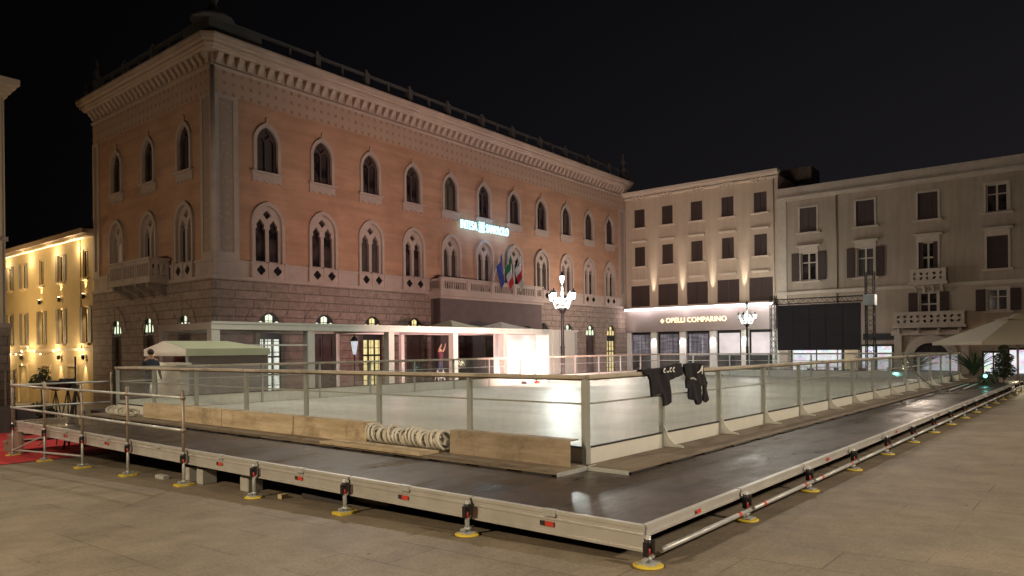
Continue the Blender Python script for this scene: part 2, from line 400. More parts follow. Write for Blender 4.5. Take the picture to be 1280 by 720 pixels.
# ================================================================== PALACE
ZB = -1.0
pal = empty('palace', 'large orange Gothic palace with dark stone ground floor and heavy cornice', 'palace', (KX.x, KX.y, ZB), AP)
fz = lambda x, y, z: Vector((x, y, z-ZB))
LR, LL = 41.9, 14.73
ZS, ZBAND, ZW = 5.72, 6.6, 16.45
WR = [3.03+3.585*i for i in range(11)]; WL = [2.9, 7.05, 11.25]
def facade_wall(name, mat, span, cuts, z0, z1, holes, plane, d, rev=.32):
    """wall made of bays with real openings and reveals"""
    mb = MB(fz)
    for a, b in zip(cuts, cuts[1:]):
        hs = [h for h in holes if a < (min(p[0] for p in h)+max(p[0] for p in h))/2 < b]
        P = (lambda u, z, dd: (u, dd, z)) if plane == 'xz' else (lambda u, z, dd: (dd, u, z))
        outer = rect(a, b, z0, z1)
        loops = [outer]+hs; flat = [p for lp in loops for p in lp]
        vf = [mb.v(P(x, z, d)) for x, z in flat]
        for tr in tessellate_polygon([[Vector((x, z, 0)) for x, z in lp] for lp in loops]): mb.face([vf[i] for i in tr])
        for lp in hs:
            A = [mb.v(P(x, z, d)) for x, z in lp]; B = [mb.v(P(x, z, d+rev)) for x, z in lp]
            for k in range(len(lp)): mb.face([A[k], A[(k+1) % len(lp)], B[(k+1) % len(lp)], B[k]])
    return mb.build(name, mat, pal, recalc=False)
cutR = [0]+[3.03+3.585*i+1.7925 for i in range(10)]+[LR]; cutL = [0, 4.97, 9.15, LL]
hU = lambda c: arch(.66, 13.1, 14.0, z0=11.52, cx=c)      # upper opening
hP = lambda c: arch(.84, 8.75, 9.72, z0=6.6, cx=c)         # piano nobile opening
facade_wall('wall', 'orange', LR, cutR, ZS, ZW, [hU(c) for c in WR]+[hP(c) for c in WR], 'xz', 0.)
facade_wall('wall', 'orange', LL, cutL, ZS, ZW, [hU(c) for c in WL]+[hP(c) for c in WL], 'yz', 0.)
# rusticated ground floor, 14 cm proud
DOORW = {}
gR = [c for i, c in enumerate(WR) if i not in (4, 5, 6)]
facade_wall('stone_base', 'rustic', LR, [-.14]+cutR[1:4]+[15.25, 26.65]+cutR[8:], -1.9, ZS, [arch(.78, 2.95, 4.0, z0=-1.5, cx=c) for c in gR], 'xz', -.14, .5)
facade_wall('stone_base', 'rustic', LL, [-.14]+cutL[1:], -1.9, ZS, [arch(.66, 2.95, 4.0, z0=-1.5, cx=c) for c in WL], 'yz', -.14, .5)
MB(fz).box(LR-.02, LR+.0, -.1, 6, -1.9, ZW).box(0, .02, LL, LL+.02, -1.9, ZW).box(.6, LR, LL, LL+.1, -1.9, ZW).box(LR, LR+.1, .3, LL, -1.9, ZW).build('rear_wall', 'orange', pal)

# --- windows
def upper_window(lit=False):
    o = MB(); W = .66
    o.plate(arch(.81, 13.1-12, 14.2-12, z0=11.42-12), [arch(.63, 13.1-12, 13.95-12, z0=11.55-12)], -.13, .05)
    w = o.build('window', 'palestone', pal)
    i = MB(); ho = arch(.655, 13.1-12, 13.99-12, z0=11.53-12)
    h1 = [(-.5, -.38), (-.05, -.38), (-.05, 1.05)] + [(-.28+.23*math.cos(a), 1.05+.3*math.sin(a)) for a in [R(20+14*k) for k in range(11)]] + [(-.5, 1.05)]
    h2 = [(-x, z) for x, z in h1][::-1]
    i.plate(ho, [h1, h2, quatrefoil(0, 1.6, .27)], .1, .2); i.build('tracery', 'darkwood' , w)
    p = MB(); p.plate(ho, [], .24, .24)
    p.build('pane', 'dglass', w)
    a = MB(); a.box(-.95, .95, -.22, .02, 11.4-12, 11.52-12); a.build('sill', 'palestone', w)
    a = MB(); zz = [(-.88, 11.4-12)]+[(-.88+1.76*k/8, 11.4-12-.36-(.12 if k % 2 == 0 else 0)) for k in range(9)]+[(.88, 11.4-12)]
    a.plate(zz[::-1], [], -.09, .02); a.build('apron', 'palestone', w)
    f = MB(); f.lathe([(.02, 0), (.06, .05), (.03, .13), (.07, .22), (.02, .36)], (0, -.08, 14.16-12), 6); f.build('finial', 'cornice', w)
    return w
def main_window(kind):
    """biforate window: two lancets under a pointed arch with a pierced cross"""
    o = MB(); B = 8.
    o.plate(arch(.99, 8.75-B, 9.93-B, z0=6.6-B), [arch(.83, 8.75-B, 9.7-B, z0=6.62-B)], -.16, .05)
    w = o.build('window', 'palestone', pal)
    i = MB(); ho = arch(.835, 8.75-B, 9.71-B, z0=6.61-B)
    def lancet(cx):
        return [(cx-.29, -1.3), (cx+.29, -1.3), (cx+.29, .42), (cx+.2, .5), (cx+.24, .68), (cx+.13, .82), (cx, 1.0), (cx-.13, .82), (cx-.24, .68), (cx-.2, .5), (cx-.29, .42)]
    i.plate(ho, [lancet(-.4), lancet(.4), quatrefoil(0, 1.24, .23)], .02, .2); i.build('tracery', 'palestone', w)
    p = MB(); p.plate(ho, [], .26, .26); p.build('pane', 'dglass', w)
    if kind != 'dark':
        sx = -.4 if kind == 'left' else .4
        p = MB(); p.box(sx-.29, sx+(-.05 if kind == 'left' else .1), .235, .255, -1.3, .45); p.build('lit_curtain', 'litsliver', w)
    b = MB()
    for sx in (-.5, .5):
        b.plate(rect(sx-.44, sx+.44, 5.76-B, 6.6-B), [quatrefoil(sx, 6.2-B, .27)], -.2, -.08)
    b.build('pierced_panel', 'palestone', w)
    b = MB(); b.box(-.96, .96, -.15, -.1, 5.78-B, 6.56-B); b.build('panel_back', 'dglass', w)
    for sx in (-1.0, 0, 1.0): MB().box(sx-.07, sx+.07, -.24, .0, 5.73-B, 6.66-B).build('panel_post', 'palestone', w)
    return w
def place(w, kind, c, first):
    o = w if first else copy_tree(w, pal)
    o.location = (c, 0, kind-ZB) if True else None
    return o
uw = upper_window()
for k, c in enumerate(WR):
    o = uw if k == 0 else copy_tree(uw, pal); o.location = (c, 0, 12-ZB)
for c in WL:
    o = copy_tree(uw, pal); o.location = (0, c, 12-ZB); o.rotation_euler = (0, 0, -math.pi/2)
mw = {k: main_window(k) for k in ('dark', 'left', 'right')}
used = set()
for k, c in enumerate(WR):
    kd = 'left' if k in (3, 7) else ('right' if k == 99 else 'dark')
    o = mw[kd] if kd not in used else copy_tree(mw[kd], pal); used.add(kd); o.location = (c, 0, 8-ZB)
for k, c in enumerate(WL):
    kd = 'right' if k == 2 else 'dark'
    o = mw[kd] if kd not in used else copy_tree(mw[kd], pal); used.add(kd); o.location = (0, c, 8-ZB); o.rotation_euler = (0, 0, -math.pi/2)

# --- string band
mb = MB(fz)
def ring(mb, z0, z1, p, inset=.0):
    mb.box(-p, LR, -p, 0-inset, z0, z1); mb.box(-p, 0-inset, 0-inset, LL, z0, z1)
ring(mb, ZS+.0, 6.5, .05); mb.build('string_band', 'palestone', pal)
mb = MB(fz); ring(mb, 6.5, 6.62, .13); ring(mb, ZS-.12, ZS+.06, .22); mb.build('string_moulding', 'palestone', pal)
# --- corner strips of carved panels
def strip_R(u0, u1):
    MB(fz).plate(rect(u0, u1, 6.62, 15.1), [rect(u0+.28, u1-.28, 7.0, 14.9)], -.07, .0).build('corner_strip', 'palestone', pal)
    MB(fz).plate(rect(u0+.28, u1-.28, 7.0, 14.9), [], -.02, -.02).build('carved_inset', 'carved', pal)
def strip_L(u0, u1):
    MB(fz).plate(rect(u0, u1, 6.62, 15.1), [rect(u0+.25, u1-.25, 7.0, 14.9)], -.07, .0, 'yz').build('corner_strip', 'palestone', pal)
    MB(fz).plate(rect(u0+.25, u1-.25, 7.0, 14.9), [], -.02, -.02, 'yz').build('carved_inset', 'carved', pal)
strip_R(.0, 1.35); strip_R(LR-1.3, LR); strip_L(.0, 1.2); strip_L(LL-.9, LL)
MB(fz).tube([(0, 0, ZS), (0, 0, ZW)], .13, 10).build('corner_colonnette', 'palestone', pal)
# --- frieze, corbels, cornice
MB(fz).plate(rect(-.03, LR, 15.1, ZW), [], -.03, .0).plate(rect(-.03, LL, 15.1, ZW), [], -.03, .0, 'yz').build('painted_frieze', 'frieze', pal)
mb = MB(fz)
def run(mb, prof):
    """extrude a (outward, z) profile round the corner with a chamfer"""
    def pts(p, z):
        p = p*.76; ch = max(0., p-.1)*.7
        return [(-p, LL+p*.9, z), (-p, -p+ch, z), (-p+ch, -p, z), (LR+p*.55, -p, z)]
    rows = [[mb.v(q) for q in pts(p, z)] for p, z in prof]
    for a, b in zip(rows, rows[1:]):
        for k in range(3): mb.face([a[k], a[k+1], b[k+1], b[k]])
    for k in (0, 3): mb.face([r[k] for r in rows])
run(mb, [(0, 16.35), (.1, 16.35), (.14, 16.5), (.06, 16.56), (0, 16.56)])
run(mb, [(-.3, 17.16), (.5, 17.14), (.62, 17.22), (.66, 17.3), (.78, 17.34), (.8, 17.48), (.92, 17.54), (.98, 17.7), (1.02, 17.74), (1.02, 17.86), (.2, 17.98), (-.4, 17.98)])
mb.build('cornice', 'cornice', pal)
MB(fz).box(0.01, LR, 0.01, .3, ZW, 17.2).box(.01, .3, .3, LL, ZW, 17.2).build('frieze_wall', 'cornice', pal)
cp = MB(); 
prof = [(0, -.5), (-.1, -.48), (-.16, -.34), (-.26, -.25), (-.36, -.1), (-.38, .0), (0, .0)]
a = [cp.v((-.14, y, z)) for y, z in prof]; b = [cp.v((.14, y, z)) for y, z in prof]
cp.face(a); cp.face(b[::-1])
for k in range(len(prof)): cp.face([a[k], a[(k+1) % 7], b[(k+1) % 7], b[k]])
corb = cp.build('corbel', 'cornice', pal); first = True
nR, nL = 72, 26
for i in range(nR):
    o = corb if first else copy_tree(corb, pal); first = False
    o.location = (.3+(LR-.4)*i/(nR-1), 0, 17.15-ZB)
for i in range(nL):
    o = copy_tree(corb, pal); o.location = (0, .35+(LL-.5)*i/(nL-1), 17.15-ZB); o.rotation_euler = (0, 0, -math.pi/2)
# --- roof and attic balustrade
mb = MB(fz); h = [(.9, .9), (LR-.6, .9), (LR-.6, LL-.5), (.9, LL-.5)]; rz = [(6.5, 7.4), (LR-6.5, 7.4)]
lo = [mb.v((x, y, 17.9)) for x, y in h]; up = [mb.v((x, y, 19.6)) for x, y in rz]
mb.face([lo[0], lo[1], up[1], up[0]]); mb.face([lo[1], lo[2], up[1]]); mb.face([lo[2], lo[3], up[0], up[1]]); mb.face([lo[3], lo[0], up[0]])
mb.build('roof', 'slate', pal)
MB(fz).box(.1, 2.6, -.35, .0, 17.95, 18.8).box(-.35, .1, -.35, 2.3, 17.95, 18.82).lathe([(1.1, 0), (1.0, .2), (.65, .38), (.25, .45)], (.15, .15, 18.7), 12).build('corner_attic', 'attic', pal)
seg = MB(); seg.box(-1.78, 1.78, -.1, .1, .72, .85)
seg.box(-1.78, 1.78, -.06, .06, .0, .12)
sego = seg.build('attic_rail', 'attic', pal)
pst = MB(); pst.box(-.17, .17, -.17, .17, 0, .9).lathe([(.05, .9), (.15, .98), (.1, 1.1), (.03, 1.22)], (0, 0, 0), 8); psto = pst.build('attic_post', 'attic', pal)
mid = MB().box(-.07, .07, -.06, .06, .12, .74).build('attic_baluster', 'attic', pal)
first = True
for i in range(11):
    c = 4.4+3.6*i
    if c > LR-1: break
    for o0, dx, dz in ((sego, 0, 0), (psto, 1.8, 0), (mid, .0, 0)):
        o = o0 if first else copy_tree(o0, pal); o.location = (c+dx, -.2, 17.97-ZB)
    first = False
for i in range(3):
    for o0, dx in ((sego, 0), (psto, 1.8), (mid, 0)):
        o = copy_tree(o0, pal); o.location = (-.2, 4.1+3.6*i+dx, 17.97-ZB); o.rotation_euler = (0, 0, -math.pi/2)
def finial(x, y, z, s):
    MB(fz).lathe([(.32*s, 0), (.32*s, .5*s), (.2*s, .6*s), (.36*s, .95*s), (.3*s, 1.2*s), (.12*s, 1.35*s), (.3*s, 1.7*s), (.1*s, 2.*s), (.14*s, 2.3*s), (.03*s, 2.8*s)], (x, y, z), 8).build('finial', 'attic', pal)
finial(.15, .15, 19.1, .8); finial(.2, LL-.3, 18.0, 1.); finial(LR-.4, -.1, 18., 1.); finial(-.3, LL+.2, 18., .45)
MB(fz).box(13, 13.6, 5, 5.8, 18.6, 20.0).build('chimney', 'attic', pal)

# --- ground floor arches: voussoirs, doors, fanlights
def voussoirs(rad_in, cz, n=9, r1=.62):
    mb = MB()
    for k in range(n):
        a0 = math.pi*k/n+.004; a1 = math.pi*(k+1)/n-.004; ro = rad_in+r1+(.12 if k == n//2 else 0)
        q = [(r*math.cos(a), cz+r*math.sin(a)*1.12) for r, a in ((rad_in, a0), (ro, a0), (ro, a1), (rad_in, a1))]
        mb.plate(q, [], -.19 if k % 2 else -.175, -.12)
    return mb
def ground_bay(c, side, kind, hw):
    mbv = voussoirs(hw+.12, 2.95)
    w = mbv.build('portal', 'rustic', pal)
    ho = arch(hw, 2.95, 4.0, z0=2.9)
    tr = MB(); hl = []
    for (a, b, z0_, z1_) in ((-.93, -.34, 2.97, 3.5), (-.3, .3, 2.97, 3.88), (.34, .93, 2.97, 3.5)):
        a, b = a*hw/1.02, b*hw/1.02
        hl.append([(a, z0_), (b, z0_), (b, z1_-.12), ((a+b)/2, z1_), (a, z1_-.12)])
    tr.plate(ho, hl, -.08, -.02); tr.build('fanlight_bars', 'iron', w)
    MB().plate(ho, [], .0, .0).build('fanlight', 'litgreen' if kind[0] == 'g' else 'lityellow' if kind[0] == 'y' else 'dglass', w)
    if kind[1] == 'd':
        d = MB()
        for s in (-1, 1): d.plate(rect(min(s*.02, s*hw), max(s*.02, s*hw), -1.5, 2.85), [rect(min(s*.16, s*(hw-.14)), max(s*.16, s*(hw-.14)), z, z+1.1) for z in (-1.2, .15, 1.5)], .06, .12)
        d.build('door', 'darkwood', w); MB().plate(rect(-hw, hw, -1.5, 2.9), [], .13, .13).build('door_panel', 'darkwood', w)
    else:
        d = MB(); d.plate(rect(-hw, hw, -1.5, 2.9), [rect(-hw+.06+i*(2*hw-.12)/3+.04, -hw+.06+(i+1)*(2*hw-.12)/3-.04, z, z+.9) for i in range(3) for z in (-1.3, -.35, .6, 1.6)], .0, .06); d.build('window_frame', 'iron', w)
        MB().plate(rect(-hw, hw, -1.5, 2.9), [], .07, .07).build('window_pane', {'w': 'litwhite', 'y': 'lityellow', 'k': 'dglass'}[kind[1]], w)
    w.location = (c, 0, -ZB) if side == 'R' else (0, c, -ZB)
    if side == 'L': w.rotation_euler = (0, 0, -math.pi/2)
for c, kd in zip(gR, ['gw', 'gd', 'yy', 'yd', 'kd', 'gd', 'gd', 'yy']): ground_bay(c, 'R', kd, .78)
for c in WL: ground_bay(c, 'L', 'gd', .66)

# --- central portico with balcony
px0, px1, pd = 15.25, 26.65, 1.05
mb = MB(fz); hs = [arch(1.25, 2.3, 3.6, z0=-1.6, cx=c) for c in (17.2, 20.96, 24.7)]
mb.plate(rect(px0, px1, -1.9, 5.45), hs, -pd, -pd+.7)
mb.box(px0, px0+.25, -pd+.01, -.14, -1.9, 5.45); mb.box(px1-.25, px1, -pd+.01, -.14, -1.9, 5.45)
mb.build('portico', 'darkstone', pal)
por = [o for o in COL.objects if o.name.startswith('portico')][0]
for c in (17.2, 20.96, 24.7):
    MB(fz).plate(rect(c-1., c+1., -1.6, 2.8), [rect(c-.85, c-.1, -1.2, 2.5), rect(c+.1, c+.85, -1.2, 2.5)], -.14, -.05).build('inner_door', 'darkwood', por)
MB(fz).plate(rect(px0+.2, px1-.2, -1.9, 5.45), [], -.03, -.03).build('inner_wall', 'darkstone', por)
MB(fz).box(21.35, 22.2, -.06, -.045, -1., .9).build('lit_door_pane', 'lityellow', por)
MB(fz).box(px0-.25, px1+.25, -pd-.3, -.14, 5.45, 5.8).box(px0-.1, px1+.1, -pd-.15, -.14, 5.28, 5.45).build('balcony_slab', 'palestone', pal)
def pierced(u0, u1, z0, z1, d, mb, plane='xz', n=None, slim=.05):
    n = n or max(2, int((u1-u0)/.22)); hl = []
    for i in range(n):
        a = u0+.08+(u1-u0-.16)*i/n; b = u0+.08+(u1-u0-.16)*(i+1)/n
        m = (a+b)/2; hl.append([(a+slim/2, z0+.14), (b-slim/2, z0+.14), (b-slim/2, z1-.24), (m, z1-.13), (a+slim/2, z1-.24)])
    mb.plate(rect(u0, u1, z0, z1), hl, d, d+.09, plane, back=True)
mb = MB(fz); u = px0
while u < px1-.1:
    pierced(u+.15, min(u+2.6, px1)-.1, 5.8, 6.62, -pd-.16, mb); u += 2.6
mb.plate(rect(-pd-.1, -.2, 5.8, 6.62), [rect(-pd+.1+i*.3, -pd+.26+i*.3, 5.95, 6.45) for i in range(4)], px0-.02, px0+.07, 'yz', back=True)
mb.build('balcony_balustrade', 'palestone', pal)
mb = MB(fz); mb.box(px0-.1, px1+.1, -pd-.22, -pd, 6.62, 6.72); u = px0
while u < px1+.2:
    mb.box(u-.1, u+.12, -pd-.2, -pd-.02, 5.8, 6.64); u += 2.6
mb.build('balcony_rail', 'palestone', pal)
# left-hand balcony on consoles
mb = MB(fz); mb.box(-1.25, -.14, 4.4, 9.6, 5.62, 5.85); mb.build('balcony_slab', 'palestone', pal)
mb = MB(fz)
for a, b in ((4.5, 6.1), (6.2, 7.8), (7.9, 9.5)): pierced(a, b, 5.85, 6.85, -1.2, mb, 'yz')
mb.plate(rect(-1.15, -.15, 5.85, 6.85), [rect(-1.05+i*.3, -.9+i*.3, 6., 6.6) for i in range(3)], 4.5, 4.6, 'xz', back=True)
mb.box(-1.28, -1.08, 4.4, 9.6, 6.85, 6.97); mb.box(-1.28, -.1, 4.42, 4.62, 6.85, 6.97)
mb.build('balcony_balustrade', 'palestone', pal)
for c in (4.9, 6.3, 7.7, 9.1):
    mb = MB(fz); q = [(-.14, 4.9), (-.5, 5.1), (-.9, 5.3), (-1.15, 5.42), (-1.2, 5.62), (-.14, 5.62)]
    a = [mb.v((x, c-.12, z)) for x, z in q]; b = [mb.v((x, c+.12, z)) for x, z in q]; mb.face(a); mb.face(b[::-1])
    for k in range(6): mb.face([a[k], a[(k+1) % 6], b[(k+1) % 6], b[k]])
    mb.build('console', 'rustic', pal)

# --- lettering on the facade (a sign of its own)
def pal_pt(x, y, z): return (KX.x+P1.x*x+P2.x*y, KX.y+P1.y*x+P2.y*y, z)
sg = empty('neon_sign', 'glowing cyan-white neon letters between the two window rows of the palace', 'sign', pal_pt(21.1, -.05, 10.3), AP)
o = text_mesh('lettering', 'INTESA', .86, 'neon', sg, (-2.05, -.2, .42), (math.pi/2, 0, 0), .05, 1.05); o.scale = (.6, 1, 1)
o = text_mesh('lettering', 'SANPAOLO', .86, 'neon', sg, (1.15, -.2, .42), (math.pi/2, 0, 0), .05, 1.05); o.scale = (.57, 1, 1)
mb = MB(); mb.box(-.42, .42, -.2, -.12, .82, .92)
for k in range(3): mb.plate(rect(-.42, .42, .0+.27*k, .2+.27*k), [rect(-.3, .0, .0+.27*k+.03, .0+.27*k+.12)] , -.2, -.12)
for ch in (mb.build('emblem', 'neon', sg),): ch.location = (-.6, 0, .1); ch.scale = (.7, 1, .8)
MB().box(-2.6, 2.7, -.11, -.05, .35, .42).build('mounting_rail', 'iron', sg)

# --- flags on the balcony
def flag(loc, ang, mats, label):
    r = empty('flag', label, 'flag', loc, AP, 'flags over the palace balcony')
    L = 2.5; d = Vector((math.sin(ang)*.3, -.4, 1.15)).normalized()
    MB().tube([(0, 0, 0), tuple(d*L)], .035, 6).build('flagpole', 'boardalu', r)
    nb = len(mats)
    for q, mname in enumerate(mats):
        mb = MB(); rows = []
        for i in range(5):
            s = (q+i/4)/nb
            row = []
            for j in range(9):
                k = j/8; base = d*(L*(1-.62*k*.55))
                drop = 1.9*s
                row.append(mb.v((base.x+.25*s+.1*math.sin(5*k+4*s), base.y+.14*math.sin(7*k+3*s)-.1*s, base.z-drop-.25*k)))
            rows.append(row)
        for a, b in zip(rows, rows[1:]):
            for j in range(8): mb.face([a[j], a[j+1], b[j+1], b[j]], True)
        mb.build('cloth', mname, r)
    return r
M['flaggreen'] = pm('green_cloth', (.02, .16, .07, 1), .8); M['flagwhite'] = pm('white_cloth', (.6, .6, .58, 1), .8); M['flagredc'] = pm('red_flag_cloth', (.45, .03, .04, 1), .8)
flag(pal_pt(20.6, -1., 6.5), .3, ['flagblue'], 'plain dark blue flag, leftmost over the palace balcony')
flag(pal_pt(21.4, -1., 6.5), .9, ['flaggreen', 'flagwhite', 'flagredc'], 'green, white and red flag between the blue flag and the white one')
fl = flag(pal_pt(22.6, -1., 6.5), 1.0, ['flagwhite', 'flagredc', 'flagwhite'], 'white and red flag with dark marks, rightmost over the palace balcony')

# ================================================================== far row: shared frame
FO = Vector((11.2, 68.7)); AF = -AP + math.pi/2; AF = R(-38.65)
F1 = Vector((math.cos(AF), math.sin(AF))); F2 = Vector((-F1.y, F1.x))
def far_pt(u, d, z): p = FO+u*F1+d*F2; return (p.x, p.y, z)
def simple_wall(name, mat, par, f, u0, u1, z0, z1, holes, cuts, rev=.25, d=0.):
    mb = MB(f)
    for a, b in zip(cuts, cuts[1:]):
        hs = [h for h in holes if a < (h[0][0]+h[1][0])/2 < b]
        mb.plate(rect(a, b, z0, z1), hs, d, d)
        for lp in hs:
            A = [mb.v((x, d, z)) for x, z in lp]; B = [mb.v((x, d+rev, z)) for x, z in lp]
            for k in range(len(lp)): mb.face([A[k], A[(k+1) % len(lp)], B[(k+1) % len(lp)], B[k]])
    return mb.build(name, mat, par, recalc=False)

# ---- middle building with shop
MZ = -1.15
mid_b = empty('shop_building', 'beige four storey building with a bright light strip over its shop, right of the palace', 'building', (FO.x, FO.y, MZ), AF)
fm = lambda x, y, z: Vector((x, y, z-MZ))
UW = [1.45+2.89*i for i in range(5)]; ML = 14.5; cm_ = [-.1, 2.9, 5.8, 8.7, 11.6, ML]
holes = [rect(c-.55, c+.55, 13.3, 15.05) for c in UW]+[rect(c-.55, c+.55, 9.6, 11.45) for c in UW]+[rect(c-1., c+1., 5.75, 7.75) for c in UW]
simple_wall('wall', 'beige', mid_b, fm, 0, ML, 5.6, 16.3, holes, cm_)
MB(fm).box(-.1, -.08, 0, 9, -1.5, 16.3).box(ML-.02, ML, 0, 9, -1.5, 16.3).box(-.1, ML, 9, 9.1, -1.5, 16.3).build('side_wall', 'beige', mid_b)
for c in UW:
    for z0, z1, hw in ((13.3, 15.05, .55), (9.6, 11.45, .55), (5.75, 7.75, 1.)):
        w = MB(fm).box(c-hw, c-.015, .1, .16, z0, z1).box(c+.015, c+hw, .1, .16, z0, z1).build('window', 'shutter', mid_b)
        if hw < .9:
            MB(fm).box(c-hw-.22, c+hw+.22, -.16, 0, z0-.14, z0).build('sill', 'beigetrim', w)
        if z0 < 13:
            MB(fm).box(c-.78, c+.78, -.2, 0, z1+.5, z1+.6).box(c-.7, c+.7, -.12, 0, z1+.42, z1+.5).build('hood', 'beigetrim', w)
mb = MB(fm); mb.box(-.1, ML+.1, -.25, 0, 16.05, 16.2).box(-.1, ML+.15, -.5, 0, 16.3, 16.45).box(-.1, ML+.2, -.75, 0, 16.45, 16.68)
mb.build('cornice', 'beigetrim', mid_b)
for c in UW:
    for k in range(4): MB(fm).box(c-.66+.36*k, c-.54+.36*k, -.3, 0, 15.95, 16.3).build('cornice_bracket', 'beigetrim', mid_b)
mb = MB(fm); mb.box(-.1, ML, .1, 9, 16.3, 16.5); mb.build('roof', 'slate', mid_b)
MB(fm).box(ML-1.5, ML+1.2, 5.5, 8, 16.2, 17.9).build('roof_hut', 'grey_plaster', mid_b)
# shop: canopy with strip light, fascia, lit pillars, shop windows
PC = [2.9, 5.82, 8.72, 11.6]
MB(fm).box(.0, ML-.1, -.9, 0, 5.35, 5.6).build('canopy', 'fascia', mid_b)
MB(fm).box(.25, ML-.25, -.94, -.9, 5.3, 5.5).box(.25, ML-.25, -.86, -.4, 5.33, 5.345).build('light_strip', 'strip', mid_b)
MB(fm).box(.0, ML-.1, -.35, -.02, 3.3, 5.35).build('shop_fascia', 'fascia', mid_b)
for c in PC+[.15, ML-.3]: MB(fm).box(c-.32, c+.32, -.12, .3, -1.4, 3.3).build('pillar', 'kick', mid_b)
for i, c in enumerate(UW):
    w = MB(fm).plate(rect(c-1.12, c+1.12, -1.3, 3.3), [rect(c-.95, c+.95, 1.1 if i != 2 else -1.1, 3.05)], .15, .22).build('shop_window', 'iron', mid_b)
    MB(fm).plate(rect(c-1., c+1., 1., 3.1), [], .27, .27).build('shop_pane', ['shopgrey', 'shopgrey', 'shopgrey', 'shopwhite', 'shopwhite'][i], w)
    MB(fm).plate(rect(c-1., c+1., -1.3, 1.), [], .27, .27).build('lower_pane', 'shopgrey' if i % 2 else 'dglass', w)
ss = empty('shop_sign', 'warm golden backlit letters on the shop fascia under the white light strip', 'sign', far_pt(7.05, -.4, 4.3), AF)
text_mesh('lettering', 'OPELLI', .62, 'gold', ss, (-1.78, -.04, 0), (math.pi/2, 0, 0), .02, 1.02); text_mesh('lettering', 'COMPARINO', .62, 'gold', ss, (1.22, -.04, 0), (math.pi/2, 0, 0), .02, 1.02)
mb = MB(); mb.plate([(-.18, 0), (0, -.2), (.18, 0), (0, .2)], [[(-.1, 0), (0, -.11), (.1, 0), (0, .11)]], -.06, -.02)
e_ = mb.build('emblem', 'gold', ss); e_.location = (-3.1, 0, -.02)

MB(fm).tube([(ML-.35, -.08, 5.7), (ML-.35, -.08, 16.0)], .05, 8).build('downpipe', 'grey_trim', mid_b)
# ---- right building
RZ = -1.1
rb = empty('apartment_building', 'long grey-brown three storey building with brown shutters and stone balconies, at the right', 'building', (*far_pt(14.5, 0, 0)[:2], RZ), AF)
ro = 14.5
fr = lambda x, y, z: Vector((x-ro, y, z-RZ))
UR = [16.94+4.27*i for i in range(9)]; RL = 55.
cr = [ro]+[c+2.13 for c in UR[:-1]]+[RL]
r3 = [i for i in range(9) if i not in (0,)]
hz = [rect(c-.65, c+.65, 11.2, 13.2) for c in UR]
opn = {0: 'open', 1: 'open', 2: 'french', 3: 'closed', 4: 'open', 5: 'closed', 6: 'open', 7: 'closed', 8: 'open'}
hz += [rect(c-.62, c+.62, 6.3 if opn[i] == 'french' else 7.2, 9.5) for i, c in enumerate(UR)]
hz += [rect(c-.6, c+.6, 3.3 if i == 2 else 4.2, 5.75) for i, c in enumerate(UR) if i in (2, 3, 4, 5, 6, 7)]
simple_wall('wall', 'grey_plaster', rb, fr, ro, RL, -1.6, 14.0, hz + [arch(1.15, .9, 1.95, z0=-1.3, cx=25.6)] , cr)
MB(fr).box(ro, ro+.02, .01, 9, -1.5, 14).box(RL-.02, RL, 0, 9, -1.5, 14).build('side_wall', 'grey_plaster', rb)
def win(par, c, z0, z1, hw, style, hood=False, frame=True):
    w = MB(fr).plate(rect(c-hw-.14, c+hw+.14, z0-.02, z1+.14), [rect(c-hw, c+hw, z0, z1)], -.06, .0).build('window', 'grey_trim', par)
    if style == 'closed':
        MB(fr).box(c-hw, c-.01, .04, .09, z0, z1).box(c+.01, c+hw, .04, .09, z0, z1).build('shutter', 'shutter', w)
    else:
        MB(fr).plate(rect(c-hw, c+hw, z0, z1), [rect(c-hw+.1, c-.06, z0+.1, z0+(z1-z0)*.62), rect(c+.06, c+hw-.1, z0+.1, z0+(z1-z0)*.62), rect(c-hw+.1, c-.06, z0+(z1-z0)*.66, z1-.1), rect(c+.06, c+hw-.1, z0+(z1-z0)*.66, z1-.1)], .12, .17).build('casement', 'grey_trim', w)
        MB(fr).plate(rect(c-hw, c+hw, z0, z1), [], .2, .2).build('pane', 'dglass', w)
        if style == 'open':
            MB(fr).box(c-hw-.72, c-hw-.12, -.11, -.065, z0, z1).build('shutter', 'shutter', w)
            MB(fr).box(c+hw+.12, c+hw+.72, -.11, -.065, z0, z1).build('shutter', 'shutter', w)
        elif style == 'french':
            MB(fr).box(c-hw, c-hw+.3, .02, .06, z0, z1).build('shutter', 'shutter', w); MB(fr).box(c+hw-.3, c+hw, .02, .06, z0, z1).build('shutter', 'shutter', w)
    if z0 > 4: MB(fr).box(c-hw-.3, c+hw+.3, -.2, 0, z0-.16, z0-.02).build('sill', 'grey_trim', w)
    if hood:
        MB(fr).box(c-hw-.12, c+hw+.12, -.1, -.001, z1+.14, z1+.48).box(c-hw-.32, c+hw+.32, -.32, 0, z1+.48, z1+.62).build('hood', 'grey_trim', w)
for i, c in enumerate(UR):
    win(rb, c, 11.2, 13.2, .65, 'open2' if i == 3 else 'closed')
    win(rb, c, 6.3 if opn[i] == 'french' else 7.2, 9.5, .62, opn[i], True)
    if i in (2, 3, 4, 5, 6, 7): win(rb, c, 3.3 if i == 2 else 4.2, 5.75, .6, 'open')
mb = MB(fr); mb.box(ro, RL, -.14, 0, 6.1, 6.22).box(ro, RL, -.3, 0, 6.22, 6.36); mb.build('string_course', 'grey_trim', rb)
